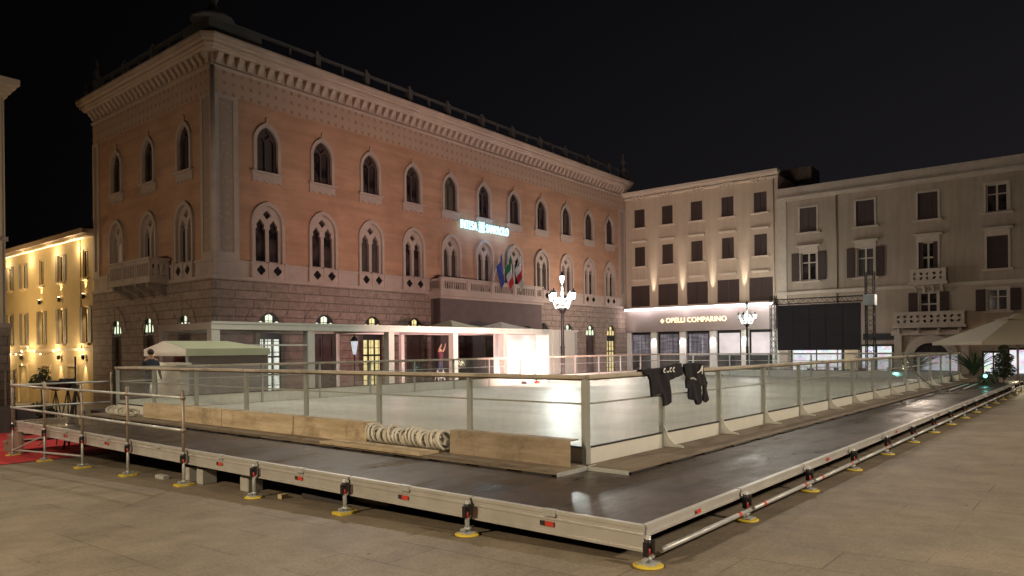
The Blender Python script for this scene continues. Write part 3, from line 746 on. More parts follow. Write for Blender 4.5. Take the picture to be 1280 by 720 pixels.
mb = MB(fr); mb.box(ro, RL, -.14, 0, 13.9, 14.1).box(ro, RL, -.35, .2, 14.1, 14.25).box(ro, RL, -.2, .2, 14.25, 15.0); mb.build('parapet', 'grey_trim', rb)
MB(fr).box(ro, RL, .2, 9, 13.8, 14.6).build('roof', 'slate', rb)
MB(fr).box(ro+.0, ro+.7, -.09, 0, -1.5, 13.9).build('pilaster', 'grey_trim', rb)
def stone_balcony(c, hw, z0, name='balcony'):
    b = MB(fr).box(c-hw-.1, c+hw+.1, -1.0, 0, z0-.2, z0).build(name, 'grey_trim', rb)
    m_ = MB(fr); n = int(hw*2/.42); hl = []
    for i in range(n):
        cx = c-hw+.1+(2*hw-.2)*(i+.5)/n
        for cz in (z0+.28, z0+.62):
            s = .13; k = 1 if (i+(cz > z0+.5)) % 2 else -1
            hl.append([(cx-s, cz-s*.35*k), (cx-s*.1, cz-s), (cx+s, cz+s*.35*k), (cx+s*.1, cz+s)])
    m_.plate(rect(c-hw, c+hw, z0, z0+.9), hl, -.95, -.85, back=True); m_.build('balustrade', 'grey_trim', b)
    MB(fr).box(c-hw-.05, c+hw+.05, -1.0, -.8, z0+.9, z0+.98).box(c-hw-.02, c-hw+.08, -.84, 0, z0, z0+.97).box(c+hw-.08, c+hw+.02, -.84, 0, z0, z0+.97).build('handrail', 'grey_trim', b)
    for k in range(4):
        cx = c-hw+.3+(2*hw-.6)*k/3; MB(fr).tube([(cx, -.02, z0-.65), (cx, -.35, z0-.5), (cx, -.75, z0-.22)], .11, 6).build('bracket', 'grey_trim', b)
stone_balcony(25.56, 1.15, 6.45); stone_balcony(25.56, 2.25, 3.3)
for u_ in (19.1, 32., 40.2): MB(fr).tube([(u_, -.09, -1.3), (u_, -.09, 6.05)], .05, 8).tube([(u_, -.09, 6.4), (u_, -.09, 13.9)], .05, 8).build('downpipe', 'grey_plaster', rb)
# portal under the big balcony
p_ = MB(fr).plate(arch(1.75, .9, 2.55, z0=-1.4, cx=25.6), [arch(1.15, .9, 1.95, z0=-1.4, cx=25.6)], -.18, 0).build('portal', 'grey_trim', rb)
hl = []
for k in range(7):
    a0 = math.pi*(k+.15)/7; a1 = math.pi*(k+.85)/7; hl.append([(25.6+r*math.cos(a), .95+r*math.sin(a)*.85) for r, a in ((.35, a0), (.98, a0), (.98, a1), (.35, a1))])
MB(fr).plate(arch(1.14, .9, 1.94, z0=.85, cx=25.6), hl, .1, .15).build('fanlight_grille', 'iron', p_)
MB(fr).plate(arch(1.14, .9, 1.94, z0=-1.4, cx=25.6), [], .22, .22).build('door', 'darkwood', p_)
MB(fr).box(23.2, 23.7, -.25, 0, -1.4, 2.55).box(27.5, 28., -.25, 0, -1.4, 2.55).box(23., 28.2, -.3, 0, 2.56, 2.9).build('pilaster_order', 'grey_trim', rb)
# shops at the foot
for (u0, u1, m_, z0, z1) in ((15.6, 19.4, 'shelves', -1.2, 1.5), (20.9, 23.0, 'shelves', -1.2, 1.75), (28.9, 30.0, 'shelves', -1.2, 1.2), (30.4, 32.4, 'shelves', -1.2, 1.4), (34., 37., 'shelves', -1.2, 1.5)):
    w = MB(fr).plate(rect(u0-.12, u1+.12, z0-.2, z1+.15), [rect(u0, (u0+u1)/2-.04, z0, z1), rect((u0+u1)/2+.04, u1, z0, z1)], -.12, -.0).build('shop_window', 'iron', rb)
    MB(fr).plate(rect(u0, u1, z0, z1), [], -.03, -.03).build('shop_pane', m_, w)
MB(fr).box(19.6, 20.6, -.04, -.01, -1.3, 1.5).build('shop_door', 'yellowtrim', rb)
bs = MB(fr).box(21.0, 23.3, -.18, -.1, 2.25, 2.75).build('shop_board', 'black', rb)

# ---- yellow building down the side street
YO = KX + 33*P2; YZ = -1.6
yb = empty('yellow_building', 'yellow plastered building with warm wall lamps, left of the palace', 'building', (YO.x, YO.y, YZ), AF)
fy = lambda x, y, z: Vector((x, y, z-YZ))
YU = [33-m for m in (30.8, 27.6, 24.0, 20.3, 16.15)]; YLL = 33-14.6
cy = [-6]+[(a+b)/2 for a, b in zip(YU, YU[1:])]+[YLL]
hy = [rect(c-.45, c+.45, 6.75, 8.6) for c in YU]+[rect(c-.45, c+.45, 2.5, 4.9) for c in YU]
simple_wall('wall', 'yellow', yb, fy, -6, YLL, -1.9, 9.3, hy, cy)
for i, c in enumerate(YU):
    for z0, z1 in ((6.75, 8.6), (2.5, 4.9)):
        w = MB(fy).plate(rect(c-.45, c+.45, z0, z1), [rect(c-.38, c-.04, z0+.08, z1-.08), rect(c+.04, c+.38, z0+.08, z1-.08)], .08, .12).build('window', 'yellowtrim', yb)
        MB(fy).plate(rect(c-.45, c+.45, z0, z1), [], .16, .16).build('pane', 'dglass', w)
        if not (i in (2, 4) and z0 > 5):
            MB(fy).box(c-.92, c-.47, -.06, -.01, z0, z1).build('shutter', 'greyshutter', w); MB(fy).box(c+.47, c+.92, -.06, -.01, z0, z1).build('shutter', 'greyshutter', w)
        MB(fy).box(c-.6, c+.6, -.15, 0, z0-.14, z0).build('sill', 'yellowtrim', w)
MB(fy).box(-6, YLL, -.12, 0, 2.0, 2.2).build('string_course', 'yellowtrim', yb)
MB(fy).box(YLL-2.7, YLL-2.3, -.06, 0, 2.2, 9.3).build('pilaster', 'yellow', yb)
MB(fy).box(-6, YLL, -.5, 0, 9.3, 9.45).build('eave_soffit', 'yellowtrim', yb)
MB(fy).box(-5, YLL-1., -.34, -.28, 9.26, 9.3).build('eave_light', 'warmstrip', yb)
mb = MB(fy); mb.box(-6, YLL, -.75, .3, 9.46, 9.75); mb.poly([(-6, -.8, 9.76), (YLL, -.8, 9.76), (YLL, 4, 11.3), (-6, 4, 11.3)]); mb.build('roof', 'cornice', yb)
for (u0, u1) in ((33-28.8, 33-27), (33-23.8, 33-22.4), (33-19.2, 33-17.6)):
    d_ = MB(fy).plate(rect(u0-.15, u1+.15, -1.8, 1.1), [rect(u0, u1, -1.8, .95)], -.1, .05).build('doorway', 'yellowtrim', yb)
    MB(fy).plate(rect(u0, u1, -1.8, .95), [], .02, .02).build('door', 'litwhite' if u0 < 6 else 'darkwood', d_)
WLAMP = []
def wall_lamp(u, z, group='wall lamps on the yellow building', lab=''):
    p = YO + u*F1 - .16*F2
    r = empty('wall_lamp', lab, 'wall lamp', (p.x, p.y, z), AF, group)
    MB().lathe([(.09, -.16), (.1, -.1), (.1, .1), (.09, .16)], (0, 0, 0), 8).build('housing', 'iron', r)
    MB().box(-.03, .03, 0, .16, -.03, .03).build('arm', 'iron', r)
    MB().lathe([(.07, .0), (.07, .02)], (0, 0, .165), 8).build('lens', 'warmbulb', r)
    WLAMP.append((p.x, p.y, z))
nm = ['leftmost', 'middle', 'rightmost']
for q, m_ in enumerate((24.0, 20.3, 16.15)): wall_lamp(33-m_, 5.55, lab='small up-and-down wall lamp between the upper floors of the yellow building, %s of three' % nm[q])
for q, m_ in enumerate((27.9, 20.5, 16.3)): wall_lamp(33-m_, 1.6, lab='small up-and-down wall lamp beside the doors of the yellow building, %s of three' % nm[q])
# hanging string of lights before the yellow building
sl = empty('string_lights', 'string of small warm bulbs strung across the side street before the yellow building', 'string lights', (YO.x, YO.y, -1.4))
pts = []; 
for k in range(15):
    p = YO + (1.2*k-2)*F1 - 1.2*F2; zz = 2.3 - .5*math.sin(math.pi*((k % 5)/5)) 
    pts.append((p.x-YO.x, p.y-YO.y, zz+1.4))
MB().tube(pts, .015, 4).build('wire', 'black', sl)
for p in pts:
    if random.random() < .8: MB().ball(p, .05, 6, 4).build('bulb', 'warmbulb', sl)

# ---- cream building at the far left edge
LO = Vector((-25.7, 36.0)); LZ = -1.6
lb = empty('corner_building', 'cream stone building with moulded cornice, cut by the left edge of the photo', 'building', (LO.x, LO.y, LZ), AP)
fl_ = lambda x, y, z: Vector((x, y, z-LZ))
MB(fl_).box(-22, 0, 0, 12, 3.4, 15.2).build('wall', 'cream', lb)
MB(fl_).box(-22, .12, -.12, 12, -1.9, 3.2).build('stone_base', 'rustic', lb)
MB(fl_).box(-22, .2, -.2, 12.2, 3.2, 3.42).box(-22, .1, -.1, 12, 7.6, 7.8).build('string_moulding', 'palestone', lb)
mb = MB(fl_); 
for p_o, z0, z1 in ((.12, 14.9, 15.1), (.25, 15.1, 15.3), (.4, 15.3, 15.5), (.55, 15.5, 15.8)): mb.box(-22, p_o, -p_o, 12, z0, z1)
mb.build('cornice', 'cream', lb)
MB(fl_).box(-1.2, -.15, -.1, 0, 3.42, 15.0).build('pilaster', 'cream', lb)
for c in (-3, -7, -11):
    for z0 in (4.6, 9.):
        w = MB(fl_).plate(rect(c-.75, c+.75, z0-.1, z0+2.5), [rect(c-.6, c+.6, z0, z0+2.35)], -.08, .0).build('window', 'palestone', lb)
        MB(fl_).plate(rect(c-.6, c+.6, z0, z0+2.35), [], -.01, -.01).build('pane', 'dglass', w)

# panes differ from window to window: curtains, dark rooms, a dim lamp
for o in [x for x in COL.objects if x.name.split('.')[0] == 'pane' and x.type == 'MESH' and x.data.materials[0] == M['dglass']]:
    k = random.random()
    if k < .45:
        o.material_slots[0].link = 'OBJECT'; o.material_slots[0].material = M['curtain'] if k < .36 else M['dimroom']
# ================================================================== PLATFORM
TL, SL = 16.0, 30.0
base = (C0.x, C0.y, 0.)
plat = empty('platform', 'low wide event platform with dark wet boards and aluminium edge, carrying the ice rink', 'platform', base)
rf = rink_f(base)
mb = MB(rf); mb.box(.04, SL, .04, TL, ZD-.06, ZD); mb.build('deck', 'deck', plat)
# front edge beams (towards the camera, left of the corner)
bo = []
for k in range(8):
    a, b = 2*k+.015, 2*k+1.985
    mb = MB(rf); mb.box(-.0, .04, a, b, ZD-.225, ZD+.004).box(-.012, .0, a, b, ZD-.03, ZD+.003).box(-.012, .0, a, b, ZD-.085, ZD-.07).box(-.012, .0, a, b, ZD-.225, ZD-.2)
    w = mb.build('edge_beam', 'alu', plat)
    if k in (0, 1, 2, 3, 5, 6):
        c = 2*k+.95
        MB(rf).box(-.016, -.011, c, c+.1, ZD-.15, ZD-.105).build('sticker', 'redpaint', w)
        MB(rf).box(-.017, -.011, c+.1, c+.16, ZD-.15, ZD-.105).build('sticker', 'black', w)
    MB(rf).box(-.03, .03, 2*k+.93, 2*k+1.07, ZD-.05, ZD+.012).build('clamp', 'galv', w)
for k in range(15):
    a, b = 2*k+.03, 2*k+1.985
    mb = MB(rf); mb.box(a, b, -.0, .04, ZD-.095, ZD+.004).box(a, b, -.012, .0, ZD-.028, ZD+.003).box(a, b, -.012, 0, ZD-.095, ZD-.075)
    w = mb.build('edge_beam', 'alu', plat)
    if k % 2 == 0:
        MB(rf).box(2*k+.95, 2*k+1.05, -.016, -.011, ZD-.07, ZD-.035).build('sticker', 'redpaint', w)
# legs with yellow pads: prototypes at the world origin, then copies
def leg_proto(height, pad_round):
    m = MB(); m.tube([(0, 0, .02), (0, 0, height)], .024, 10)
    w = m.build('leg', 'galv', plat)
    MB().lathe([(.034, 0), (.034, .055)], (0, 0, max(.1, height-.165)), 10).build('collar', 'redpaint', w)
    MB().lathe([(.036, height-.1), (.036, height-.03)], (0, 0, 0), 10).box(-.012, .012, -.06, .0, height-.14, height-.03).box(-.05, -.028, -.022, .022, height-.17, height-.05).build('wedge_head', 'iron', w)
    MB().lathe([(.03, 0), (.035, .03)], (0, 0, .05), 8).box(-.09, .09, -.012, .012, .055, .075).build('wing_nut', 'galv', w)
    if pad_round: MB().lathe([(.125, 0), (.13, .012), (.11, .022)], (0, 0, 0), 20).build('pad', 'yellowpad', w)
    else: MB().box(-.125, .125, -.09, .09, 0, .03).build('pad', 'yellowpad', w)
    MB().box(-.075, .075, -.075, .075, .022, .034).build('base_plate', 'galv', w)
    return w
def put_leg(s, t, top, rnd, rot=None):
    p = rk(s, t); gz = ground_z(p.x, p.y)
    w = leg_proto(top-gz, rnd); w.location = (p.x-base[0], p.y-base[1], gz+.003); w.rotation_euler = (0, 0, ANG1 + (rot if rot is not None else random.uniform(-.5, .5)))
for k in range(9):
    put_leg(-.07, 2*k+(0 if k else -.07), ZD-.03 if k else ZD-.06, k in (0, 1, 3), 0)
for k in range(1, 16):
    put_leg(2*k, -.07, ZD-.02, True, 0)
for s in range(3, 16, 3):
    for tt in (2, 6, 10, 14): put_leg(s, tt, ZD-.08, True)
# long ledger tube on the right side
for k in range(15):
    p0, p1 = 2*k, 2*k+2
    g0 = .125
    w = MB(rf).tube([(p0+.04, -.13, g0), (p1-.04, -.13, g0)], .0245, 10).build('ledger_tube', 'galv', plat)
    if k < 4:
        MB(rf).tube([(p1-.36, -.13, g0), (p1-.3, -.13, g0)], .0265, 10).build('band', 'redpaint', w)
    if k in (1, 2): MB(rf).tube([(p0+.3, -.13, g0), (p0+.36, -.13, g0)], .0265, 10).build('band', 'redpaint', w)
    MB(rf).tube([(p0+.02, -.05, g0-.06), (p1, -.05, g0-.06)], .016, 6).build('lower_tube', 'rustgalv', w)
# joists below
for tt in (2, 4, 6, 8, 10, 12, 14): MB(rf).box(.06, SL-.05, tt-.04, tt+.04, ZD-.2, ZD-.065).build('joist', 'rustgalv', plat)

# ---- guard rail on the front left
gb = rk(0, 8); gr = empty('guard_rail', 'galvanised scaffold guard rail along the front left edge of the platform', 'railing', (gb.x, gb.y, ZD))
fg = rink_f((gb.x, gb.y, ZD))
def gz_at(s, t): p = rk(s, t); return ground_z(p.x, p.y)
for t_ in (8, 10, 12, 14, 16):
    w = MB(fg).tube([(-.07, t_, ZD-.25), (-.07, t_, 1.26)], .024, 10).build('post', 'rustgalv', gr)
    for z in (1.14, .63): MB(fg).tube([(-.07, t_, z-.03), (-.07, t_, z+.03)], .042, 8).build('rosette', 'rustgalv', w)
for t_ in (8, 10, 12, 14):
    for z in (1.14, .63): MB(fg).tube([(-.07, t_+.04, z), (-.07, t_+1.96, z)], .023, 8).build('rail', 'galv', gr)
gb2 = rk(1.1, 16.2); gr2 = empty('guard_rail', 'short scaffold guard rail closing the left end of the platform at the rink corner', 'railing', (gb2.x, gb2.y, ZD))
fg2 = rink_f((gb2.x, gb2.y, ZD))
for s_ in (2.05,): MB(fg2).tube([(s_, 16.1, ZD-.1), (s_, 16.1, 1.36)], .026, 8).build('post', 'rustgalv', gr2)
for z in (1.14, .63): MB(fg2).tube([(-.02, 16.1, z), (2.02, 16.1, z)], .021, 8).build('rail', 'galv', gr2)
for (a, b) in (((-.1, 15.95, gz_at(0, 16)+.12), (-.1, 14.1, .1)), ((.4, 15.9, gz_at(0, 16)+.2), (.1, 14.1, .14)), ((-.08, 16, gz_at(0, 16)+.14), (-.08, 12.05, -.12))):
    MB(fg).tube([a, b], .02, 6).build('brace', 'galv', gr)
# steps at the left end
sb = rk(.9, 16.6); st = empty('steps', 'low timber steps up to the left end of the platform', 'steps', (sb.x, sb.y, gz_at(.9, 16.6)))
fs = rink_f((sb.x, sb.y, gz_at(.9, 16.6)))
for k in range(4):
    zt = ZD-.02-.18*k; MB(fs).box(.1, 2.1, 16.12+.3*k, 16.44+.3*k, zt-.04, zt).build('tread', 'walk', st)
for s_ in (.12, 2.04): 
    MB(fs).plate([(16.1, -.5), (17.35, -.5), (17.35, -.3), (16.1, ZD-.08)], [], s_, s_+.05, 'yz', back=True).build('stringer', 'walk', st)

# ================================================================== ICE RINK
S0, S1, T0, T1 = 2.24, 30.1, 2.11, 16.2
mb = MB(rink_f(base)); q = [(S0, T0, ZD+.03), (S1, T0, ZD+.03), (S1, T1, ZD+.03), (S0, T1, ZD+.03)]; mb.box(S0+.05, S1-.05, T0+.05, T1-.05, ZD+.001, ZD+.03)
ice = mb.build('ice', 'ice'); ice.location = base; struct(ice)
ZR = 1.50; ZM = 1.13; ZK = .56
def board_side(lab, a, b, along, fixed, n, outward, capw=.13, brackets=False, kick_h=ZK, skip=(), cat='rink boards'):
    mid_ = rk((a+b)/2, fixed) if along == 's' else rk(fixed, (a+b)/2)
    bp = (mid_.x, mid_.y, ZD); r = empty('rink_boards', lab, cat, bp, group='boards around the ice rink'); F = rink_f(bp)
    if along == 's': f = lambda u, d, z: F(u, fixed+d*outward, z)
    else: f = lambda u, d, z: F(fixed+d*outward, u, z)
    L = (b-a)/n
    for k in range(n+1):
        u = a+L*k; pw = .05 if k in (0,) and brackets else .028
        MB(f).box(u-pw, u+pw, -.035, .035, ZD+.0, ZR-.05).build('post', 'boardalu', r)
        if brackets and k > 0:
            m_ = MB(f); q = [(.035, ZD+.05), (.34, ZD+.05), (.34, ZD+.07), (.2, ZD+.1), (.12, ZD+.18), (.07, ZD+.3), (.035, ZD+.36)]
            A = [m_.v((u-.012, d, z)) for d, z in q]; B = [m_.v((u+.012, d, z)) for d, z in q]; m_.face(A); m_.face(B[::-1])
            for i in range(len(q)): m_.face([A[i], A[(i+1) % len(q)], B[(i+1) % len(q)], B[i]])
            m_.build('bracket', 'kick', r)
    for k in range(n):
        if k in skip: continue
        u0, u1 = a+L*k+.03, a+L*(k+1)-.03
        MB(f).box(u0, u1, -.012, .012, ZD+.03, kick_h).build('kick_plate', 'kick', r)
        MB(f).box(u0, u1, -.02, .02, kick_h, kick_h+.02).build('kick_rail', 'iron', r)
        g_ = MB(f); g_.box(u0, u1, -.004, .004, kick_h+.02, ZR-.05); g_.build('glass_panel', 'glass', r)
        MB(f).box(u0, u1, -.013, .013, ZM-.012, ZM+.012).build('mid_rail', 'boardalu', r)
        MB(f).box(u0-.03, u1+.03, -capw/2, capw/2, ZR-.045, ZR).box(u0-.03, u1+.03, -.02, .02, ZR-.07, ZR-.046).build('top_rail', 'railtop', r)
    return r
board_side('long right-hand side of the rink boards with white gusset brackets, jerseys hang on its rail', S0, S1, 's', T0, 14, -1, brackets=True)
board_side('short front side of the rink boards behind the plywood sheets', T0, T1, 't', S0, 7, -1, capw=.15)
board_side('long far side of the rink boards, in front of the white tents', S0, S1, 's', T1, 14, 1, kick_h=.66, skip=(8,))
board_side('short far end of the rink boards, in front of the shops', T0, T1, 't', S1, 7, 1, kick_h=.66)
# corner cover
cpst = rk(S0, T0); 
# plywood walkway along the right side and front sill
def rbox(name, lab, cat, s0, s1, t0, t1, z0, z1, mat, group=None):
    p = rk((s0+s1)/2, (t0+t1)/2); b = (p.x, p.y, z0)
    o = MB(rink_f(b)).box(s0, s1, t0, t1, z0, z1).build(name, mat); o.location = b; return tag(o, lab, cat, group)
p = rk(10, 1.7); wk = empty('walkway_strip', 'narrow plywood strip lying on the deck along the right-hand rink boards', 'walkway', (p.x, p.y, ZD)); fw = rink_f((p.x, p.y, ZD))
MB(fw).box(2.05, S1, 1.40, T0-.06, ZD+.022, ZD+.045).build('plywood', 'walk', wk)
for k in range(28): MB(fw).box(2.1+k*1., 2.75+k*1., 1.37, 1.45, ZD+.001, ZD+.021).build('pad', 'black', wk)
MB(fw).box(2.03, 2.055, 1.38, T0, ZD+.002, ZD+.05).build('edge_strip', 'galv', wk)
p = rk(1.7, 8); wk = empty('walkway_strip', 'narrow plywood strip on the deck in front of the rink, under the plywood sheets', 'walkway', (p.x, p.y, ZD)); fw = rink_f((p.x, p.y, ZD))
MB(fw).box(1.45, S0-.06, 1.98, T1, ZD+.022, ZD+.045).build('plywood', 'walk', wk)
for k in range(20): MB(fw).box(1.42, 1.5, 2.05+k*.7, 2.5+k*.7, ZD+.001, ZD+.021).build('pad', 'black', wk)
MB(fw).box(1.43, S0, 1.955, 1.978, ZD+.002, ZD+.05).build('edge_strip', 'galv', wk)
# plywood sheets on edge, leaning a little
def sheet(t0, t1, mat, lab, s=1.9, h=.33, lean=.03, z0=ZD+.046):
    p = rk(s, (t0+t1)/2); b = (p.x, p.y, z0); F = rink_f(b)
    m_ = MB(lambda a, c, z: F(a+(z-z0)*lean, c, z)); m_.box(s, s+.02, t0, t1, z0, z0+h)
    m_.box(s+.02, s+.2, t0+.01, t1-.01, z0+h-.021, z0+h-.002)
    o = m_.build('plywood_sheet', mat); o.location = b; return tag(o, lab, 'plywood sheet', 'plywood sheets before the rink')
sheet(2.13, 4.2, 'ply_grey', 'dirty grey-brown plywood sheet on edge, nearest the corner post of the rink')
sheet(6.05, 8.05, 'osb', 'yellowish worn plywood sheet on edge, directly left of the white hose roll')
sheet(8.08, 10.5, 'osb', 'yellowish worn plywood sheet on edge, second to the left of the hose roll')
sheet(10.53, 14.0, 'osb', 'long yellowish plywood sheet on edge, behind the scaffold guard rail')
rbox('wooden_plank', 'pale wooden plank lying in front of the white hose roll', 'plank', 1.42, 1.78, 4.3, 6.6, ZD+.05, ZD+.09, 'osb')
# white hose rolls
def hose_roll(t0, t1, s, r_, lab, loops, flat=1.):
    p = rk(s, (t0+t1)/2); b = (p.x, p.y, ZD+.045); r = empty('hose_roll', lab, 'hose', b, group='white hoses before the rink'); F = rink_f(b)
    m_ = MB(F); pts = []
    N = loops*14
    for i in range(N+1):
        a = 2*math.pi*i/14; u = i/N
        rr = r_*(1+.13*math.sin(u*21)+.08*math.sin(u*47+1)); tt = t0+(t1-t0)*u+.03*math.sin(a*.37)
        pts.append((s+rr*math.cos(a), tt+.05*math.sin(a), b[2]+.02+max(.012, rr*flat*(1+math.sin(a)))))
    m_.tube(pts, .021, 7); m_.build('coil', 'hose', r)
    MB(F).tube([(s, t0-.02, b[2]+r_*flat*1.05), (s, t1+.02, b[2]+r_*flat*1.05)], r_*.45*flat, 10).build('core', 'hose', r)
    return r
hose_roll(4.32, 5.98, 1.98, .125, 'roll of off-white hose lying between the plywood sheets', 34)
hose_roll(14.15, 15.3, 1.75, .13, 'heap of white hose by the left corner post of the rink', 16, .6)

# ---- cable and battens on the far right of the deck
p = rk(21, 2.0); cb = MB(rink_f((p.x, p.y, ZD)))
cpts = []
ctrl = [(19.6, 1.95, 1.52), (19.9, 1.85, 1.1), (20.1, 1.6, .75), (20.0, 1.2, .45), (19.9, .85, ZD+.03), (20.8, .6, ZD+.012), (22.0, .45, ZD+.012), (24., .3, ZD+.012)]
for i in range(len(ctrl)-1):
    for k in range(6):
        u = k/6; a, b = ctrl[max(i-1, 0)], ctrl[i]; c, d = ctrl[i+1], ctrl[min(i+2, len(ctrl)-1)]
        cpts.append(tuple(.5*((2*b[j])+(-a[j]+c[j])*u+(2*a[j]-5*b[j]+4*c[j]-d[j])*u*u+(-a[j]+3*b[j]-3*c[j]+d[j])*u**3) for j in range(3)))
cb.tube(cpts, .018, 6); o = cb.build('hanging_cable', 'cable'); o.location = (p.x, p.y, ZD); tag(o, 'grey cable looping from the rink rail down onto the deck', 'cable')
for j, (s0, s1, tt) in enumerate(((21.5, 26., 1.1), (22.5, 26.5, .85))):
    p = rk((s0+s1)/2, tt); o = MB(rink_f((p.x, p.y, ZD))).tube([(s0, tt, ZD+.035), (s1, tt+.1, ZD+.035)], .03, 8).build('steel_tube', 'galv'); o.location = (p.x, p.y, ZD)
    tag(o, ['long loose steel tube lying on the deck, the one nearer the rink boards', 'long loose steel tube lying on the deck, the one nearer the outer edge'][j], 'tube', 'loose tubes on the deck')

# ---- concrete blocks and scraps under the platform
for j, (tt, w_, lab) in enumerate(((8.35, .2, 'grey concrete block under the platform, leftmost of three'), (7.9, .17, 'grey concrete block under the platform, middle of three'), (6.6, .2, 'grey concrete block under the platform, rightmost of three'))):
    p = rk(.2, tt); z = gz_at(.2, tt); b = (p.x, p.y, z)
    m_ = MB(rink_f(b)).box(.12, .36, tt-w_/2-.02, tt+w_/2, z+.002, z+.24); o = m_.build('concrete_block', 'concrete'); o.location = b
    mod = o.modifiers.new('bevel', 'BEVEL'); mod.width = .01
    tag(o, lab, 'concrete block', 'blocks under the platform')
for j, (tt, s_, l_, lab) in enumerate(((9.1, .1, .3, 'flat pale slab lying beside the concrete blocks under the platform'), (4.9, .3, .9, 'dark timber scrap under the middle of the front edge'), (4.2, .5, .7, 'grey timber scrap under the front edge, right of the dark one'), (5.6, .12, .09, 'tiny wooden offcut on the ground at the platform edge'))):
    p = rk(s_, tt); z = gz_at(s_, tt); b = (p.x, p.y, z)
    o = MB(rink_f(b)).box(s_-.05, s_+.05, tt-l_/2, tt+l_/2, z+.002, z+.06).build('timber_scrap', ['concrete', 'pot', 'ply_grey', 'osb'][j]); o.location = b
    tag(o, lab, 'scrap')
# red carpet
p = rk(2, 19); b = (p.x, p.y, gz_at(2, 19)); F = rink_f(b); mb = MB(F)
cs = [-3.2+1.2*i for i in range(8)]; ct = [14.2+1.3*i for i in range(11)]
gg = [[mb.v((s_, t_, gz_at(s_, t_)+.012)) for s_ in cs] for t_ in ct]
for j in range(10):
    for i in range(7): mb.face([gg[j][i], gg[j][i+1], gg[j+1][i+1], gg[j+1][i]])
o = mb.build('red_carpet', 'carpet'); o.location = b; tag(o, 'red carpet on the paving beyond the left end of the platform', 'carpet')

# ================================================================== JERSEYS ON THE RAIL
def cloth(outline, s_of, t_off, z_of, mb, sub=1):
    pass
def jersey(base_s, lab, outline, extra, us=1.):
    p = rk(base_s, T0); b = (p.x, p.y, ZR); r = empty('jersey', lab, 'jersey', b, group='black jerseys hung on the rail'); F = rink_f(b)
    def f(u, d, z): return F(base_s+u*us, T0-.085-d, ZR+(z if z > 0 else z*.66))
    # front and back sheet: triangulated outline with folds
    lp = []
    for i in range(len(outline)):
        a, c = outline[i], outline[(i+1) % len(outline)]
        n = max(1, int(math.dist(a, c)/.05))
        lp += [(a[0]+(c[0]-a[0])*k/n, a[1]+(c[1]-a[1])*k/n) for k in range(n)]
    bm2 = bmesh.new(); vs = [bm2.verts.new((x, 0, z)) for x, z in lp]
    xs_ = [x for x, _ in lp]; zs_ = [z for _, z in lp]
    from mathutils.geometry import delaunay_2d_cdt
    pts = [Vector((x, z)) for x, z in lp]; n0 = len(pts)
    x = min(xs_)
    while x < max(xs_):
        z = min(zs_)
        while z < max(zs_):
            pts.append(Vector((x+random.uniform(-.008, .008), z+random.uniform(-.008, .008)))); z += .035
        x += .035
    res = delaunay_2d_cdt(pts, [(i, (i+1) % n0) for i in range(n0)], [list(range(n0))], 1, 1e-5)
    m_ = MB(f); bm2.free()
    def dep(x, z): return .014*math.sin(24*x+7*z)+.01*math.sin(9*z+15*x+1)+.006*math.sin(43*x+5*z)
    for side in (0, 1):
        vv = [m_.v((q.x, dep(q.x, q.y)*(1 if side == 0 else .6)+(.022 if side == 0 else -.018), q.y)) for q in res[0]]
        for fc in res[2]: m_.face([vv[i] for i in fc], True)
        if side == 0: first_ = vv
        else:
            bd = [i for i in range(len(vv))]
            cnt = {}
            for fc in res[2]:
                for i in range(len(fc)):
                    e_ = tuple(sorted((fc[i], fc[(i+1) % len(fc)]))); cnt[e_] = cnt.get(e_, 0)+1
            for (i, j), k in cnt.items():
                if k == 1: m_.face([first_[i], first_[j], vv[j], vv[i]], True)
    m_.build('body', 'blackcloth', r)
    # part folded over the rail cap
    x0, x1 = extra
    m_ = MB(f); rows = []
    for k in range(8):
        d = [.0, .01, -.03, -.08, -.13, -.155, -.16, -.16][k]; z = [-.02, .03, .04, .035, .03, 0., -.04, -.07][k]
        rows.append([m_.v((x0+(x1-x0)*i/12, d+.01*math.sin(i*1.7+k), z+.008*math.sin(i*2.3))) for i in range(13)])
    for a, c in zip(rows, rows[1:]):
        for i in range(12): m_.face([a[i], a[i+1], c[i+1], c[i]], True)
    m_.build('fold', 'blackcloth', r)
    return r, f
# outlines are real cloth shapes in metres (u along the rail, z down from the rail top)
j1 = [(-.40, .05), (-.2, .045), (.0, .05), (.25, .07), (.42, .1), (.66, .1), (.62, -.12), (.50, -.16), (.40, -.18), (.28, -.22), (.22, -.28), (.26, -.5), (.27, -.72), (.2, -.78), (.06, -.78), (.08, -.62), (.05, -.49), (-.12, -.51), (-.27, -.55), (-.28, -.4), (-.31, -.18), (-.38, -.1), (-.5, -.03), (-.52, .03)]
ja, fj = jersey(4.05, 'black jersey hung on the rail, the left one with small white lettering', j1, (-.42, .6))
def on_jersey(name, pts_list, f, r, mat='whiteprint', d=.066):
    m_ = MB(f)
    for pts in pts_list: m_.plate(pts, [], d, d+.004, back=True)
    return m_.build(name, mat, r)
def stroke_C(cx, cz, w, h, th=.022, n=10, a0=.9, a1=5.4):
    o_ = [(cx+w*math.cos(a0+(a1-a0)*i/n), cz+h*math.sin(a0+(a1-a0)*i/n)) for i in range(n+1)]
    i_ = [(cx+(w-th)*math.cos(a0+(a1-a0)*i/n), cz+(h-th)*math.sin(a0+(a1-a0)*i/n)) for i in range(n+1)]
    return o_ + i_[::-1]
[on_jersey('letter', [q_], fj, ja) for q_ in [stroke_C(.0, .0, .04, .045), stroke_C(.095, .005, .04, .045, a0=3.3, a1=6.15+.0), stroke_C(.19, .01, .04, .045), stroke_C(.285, .01, .04, .045)]]
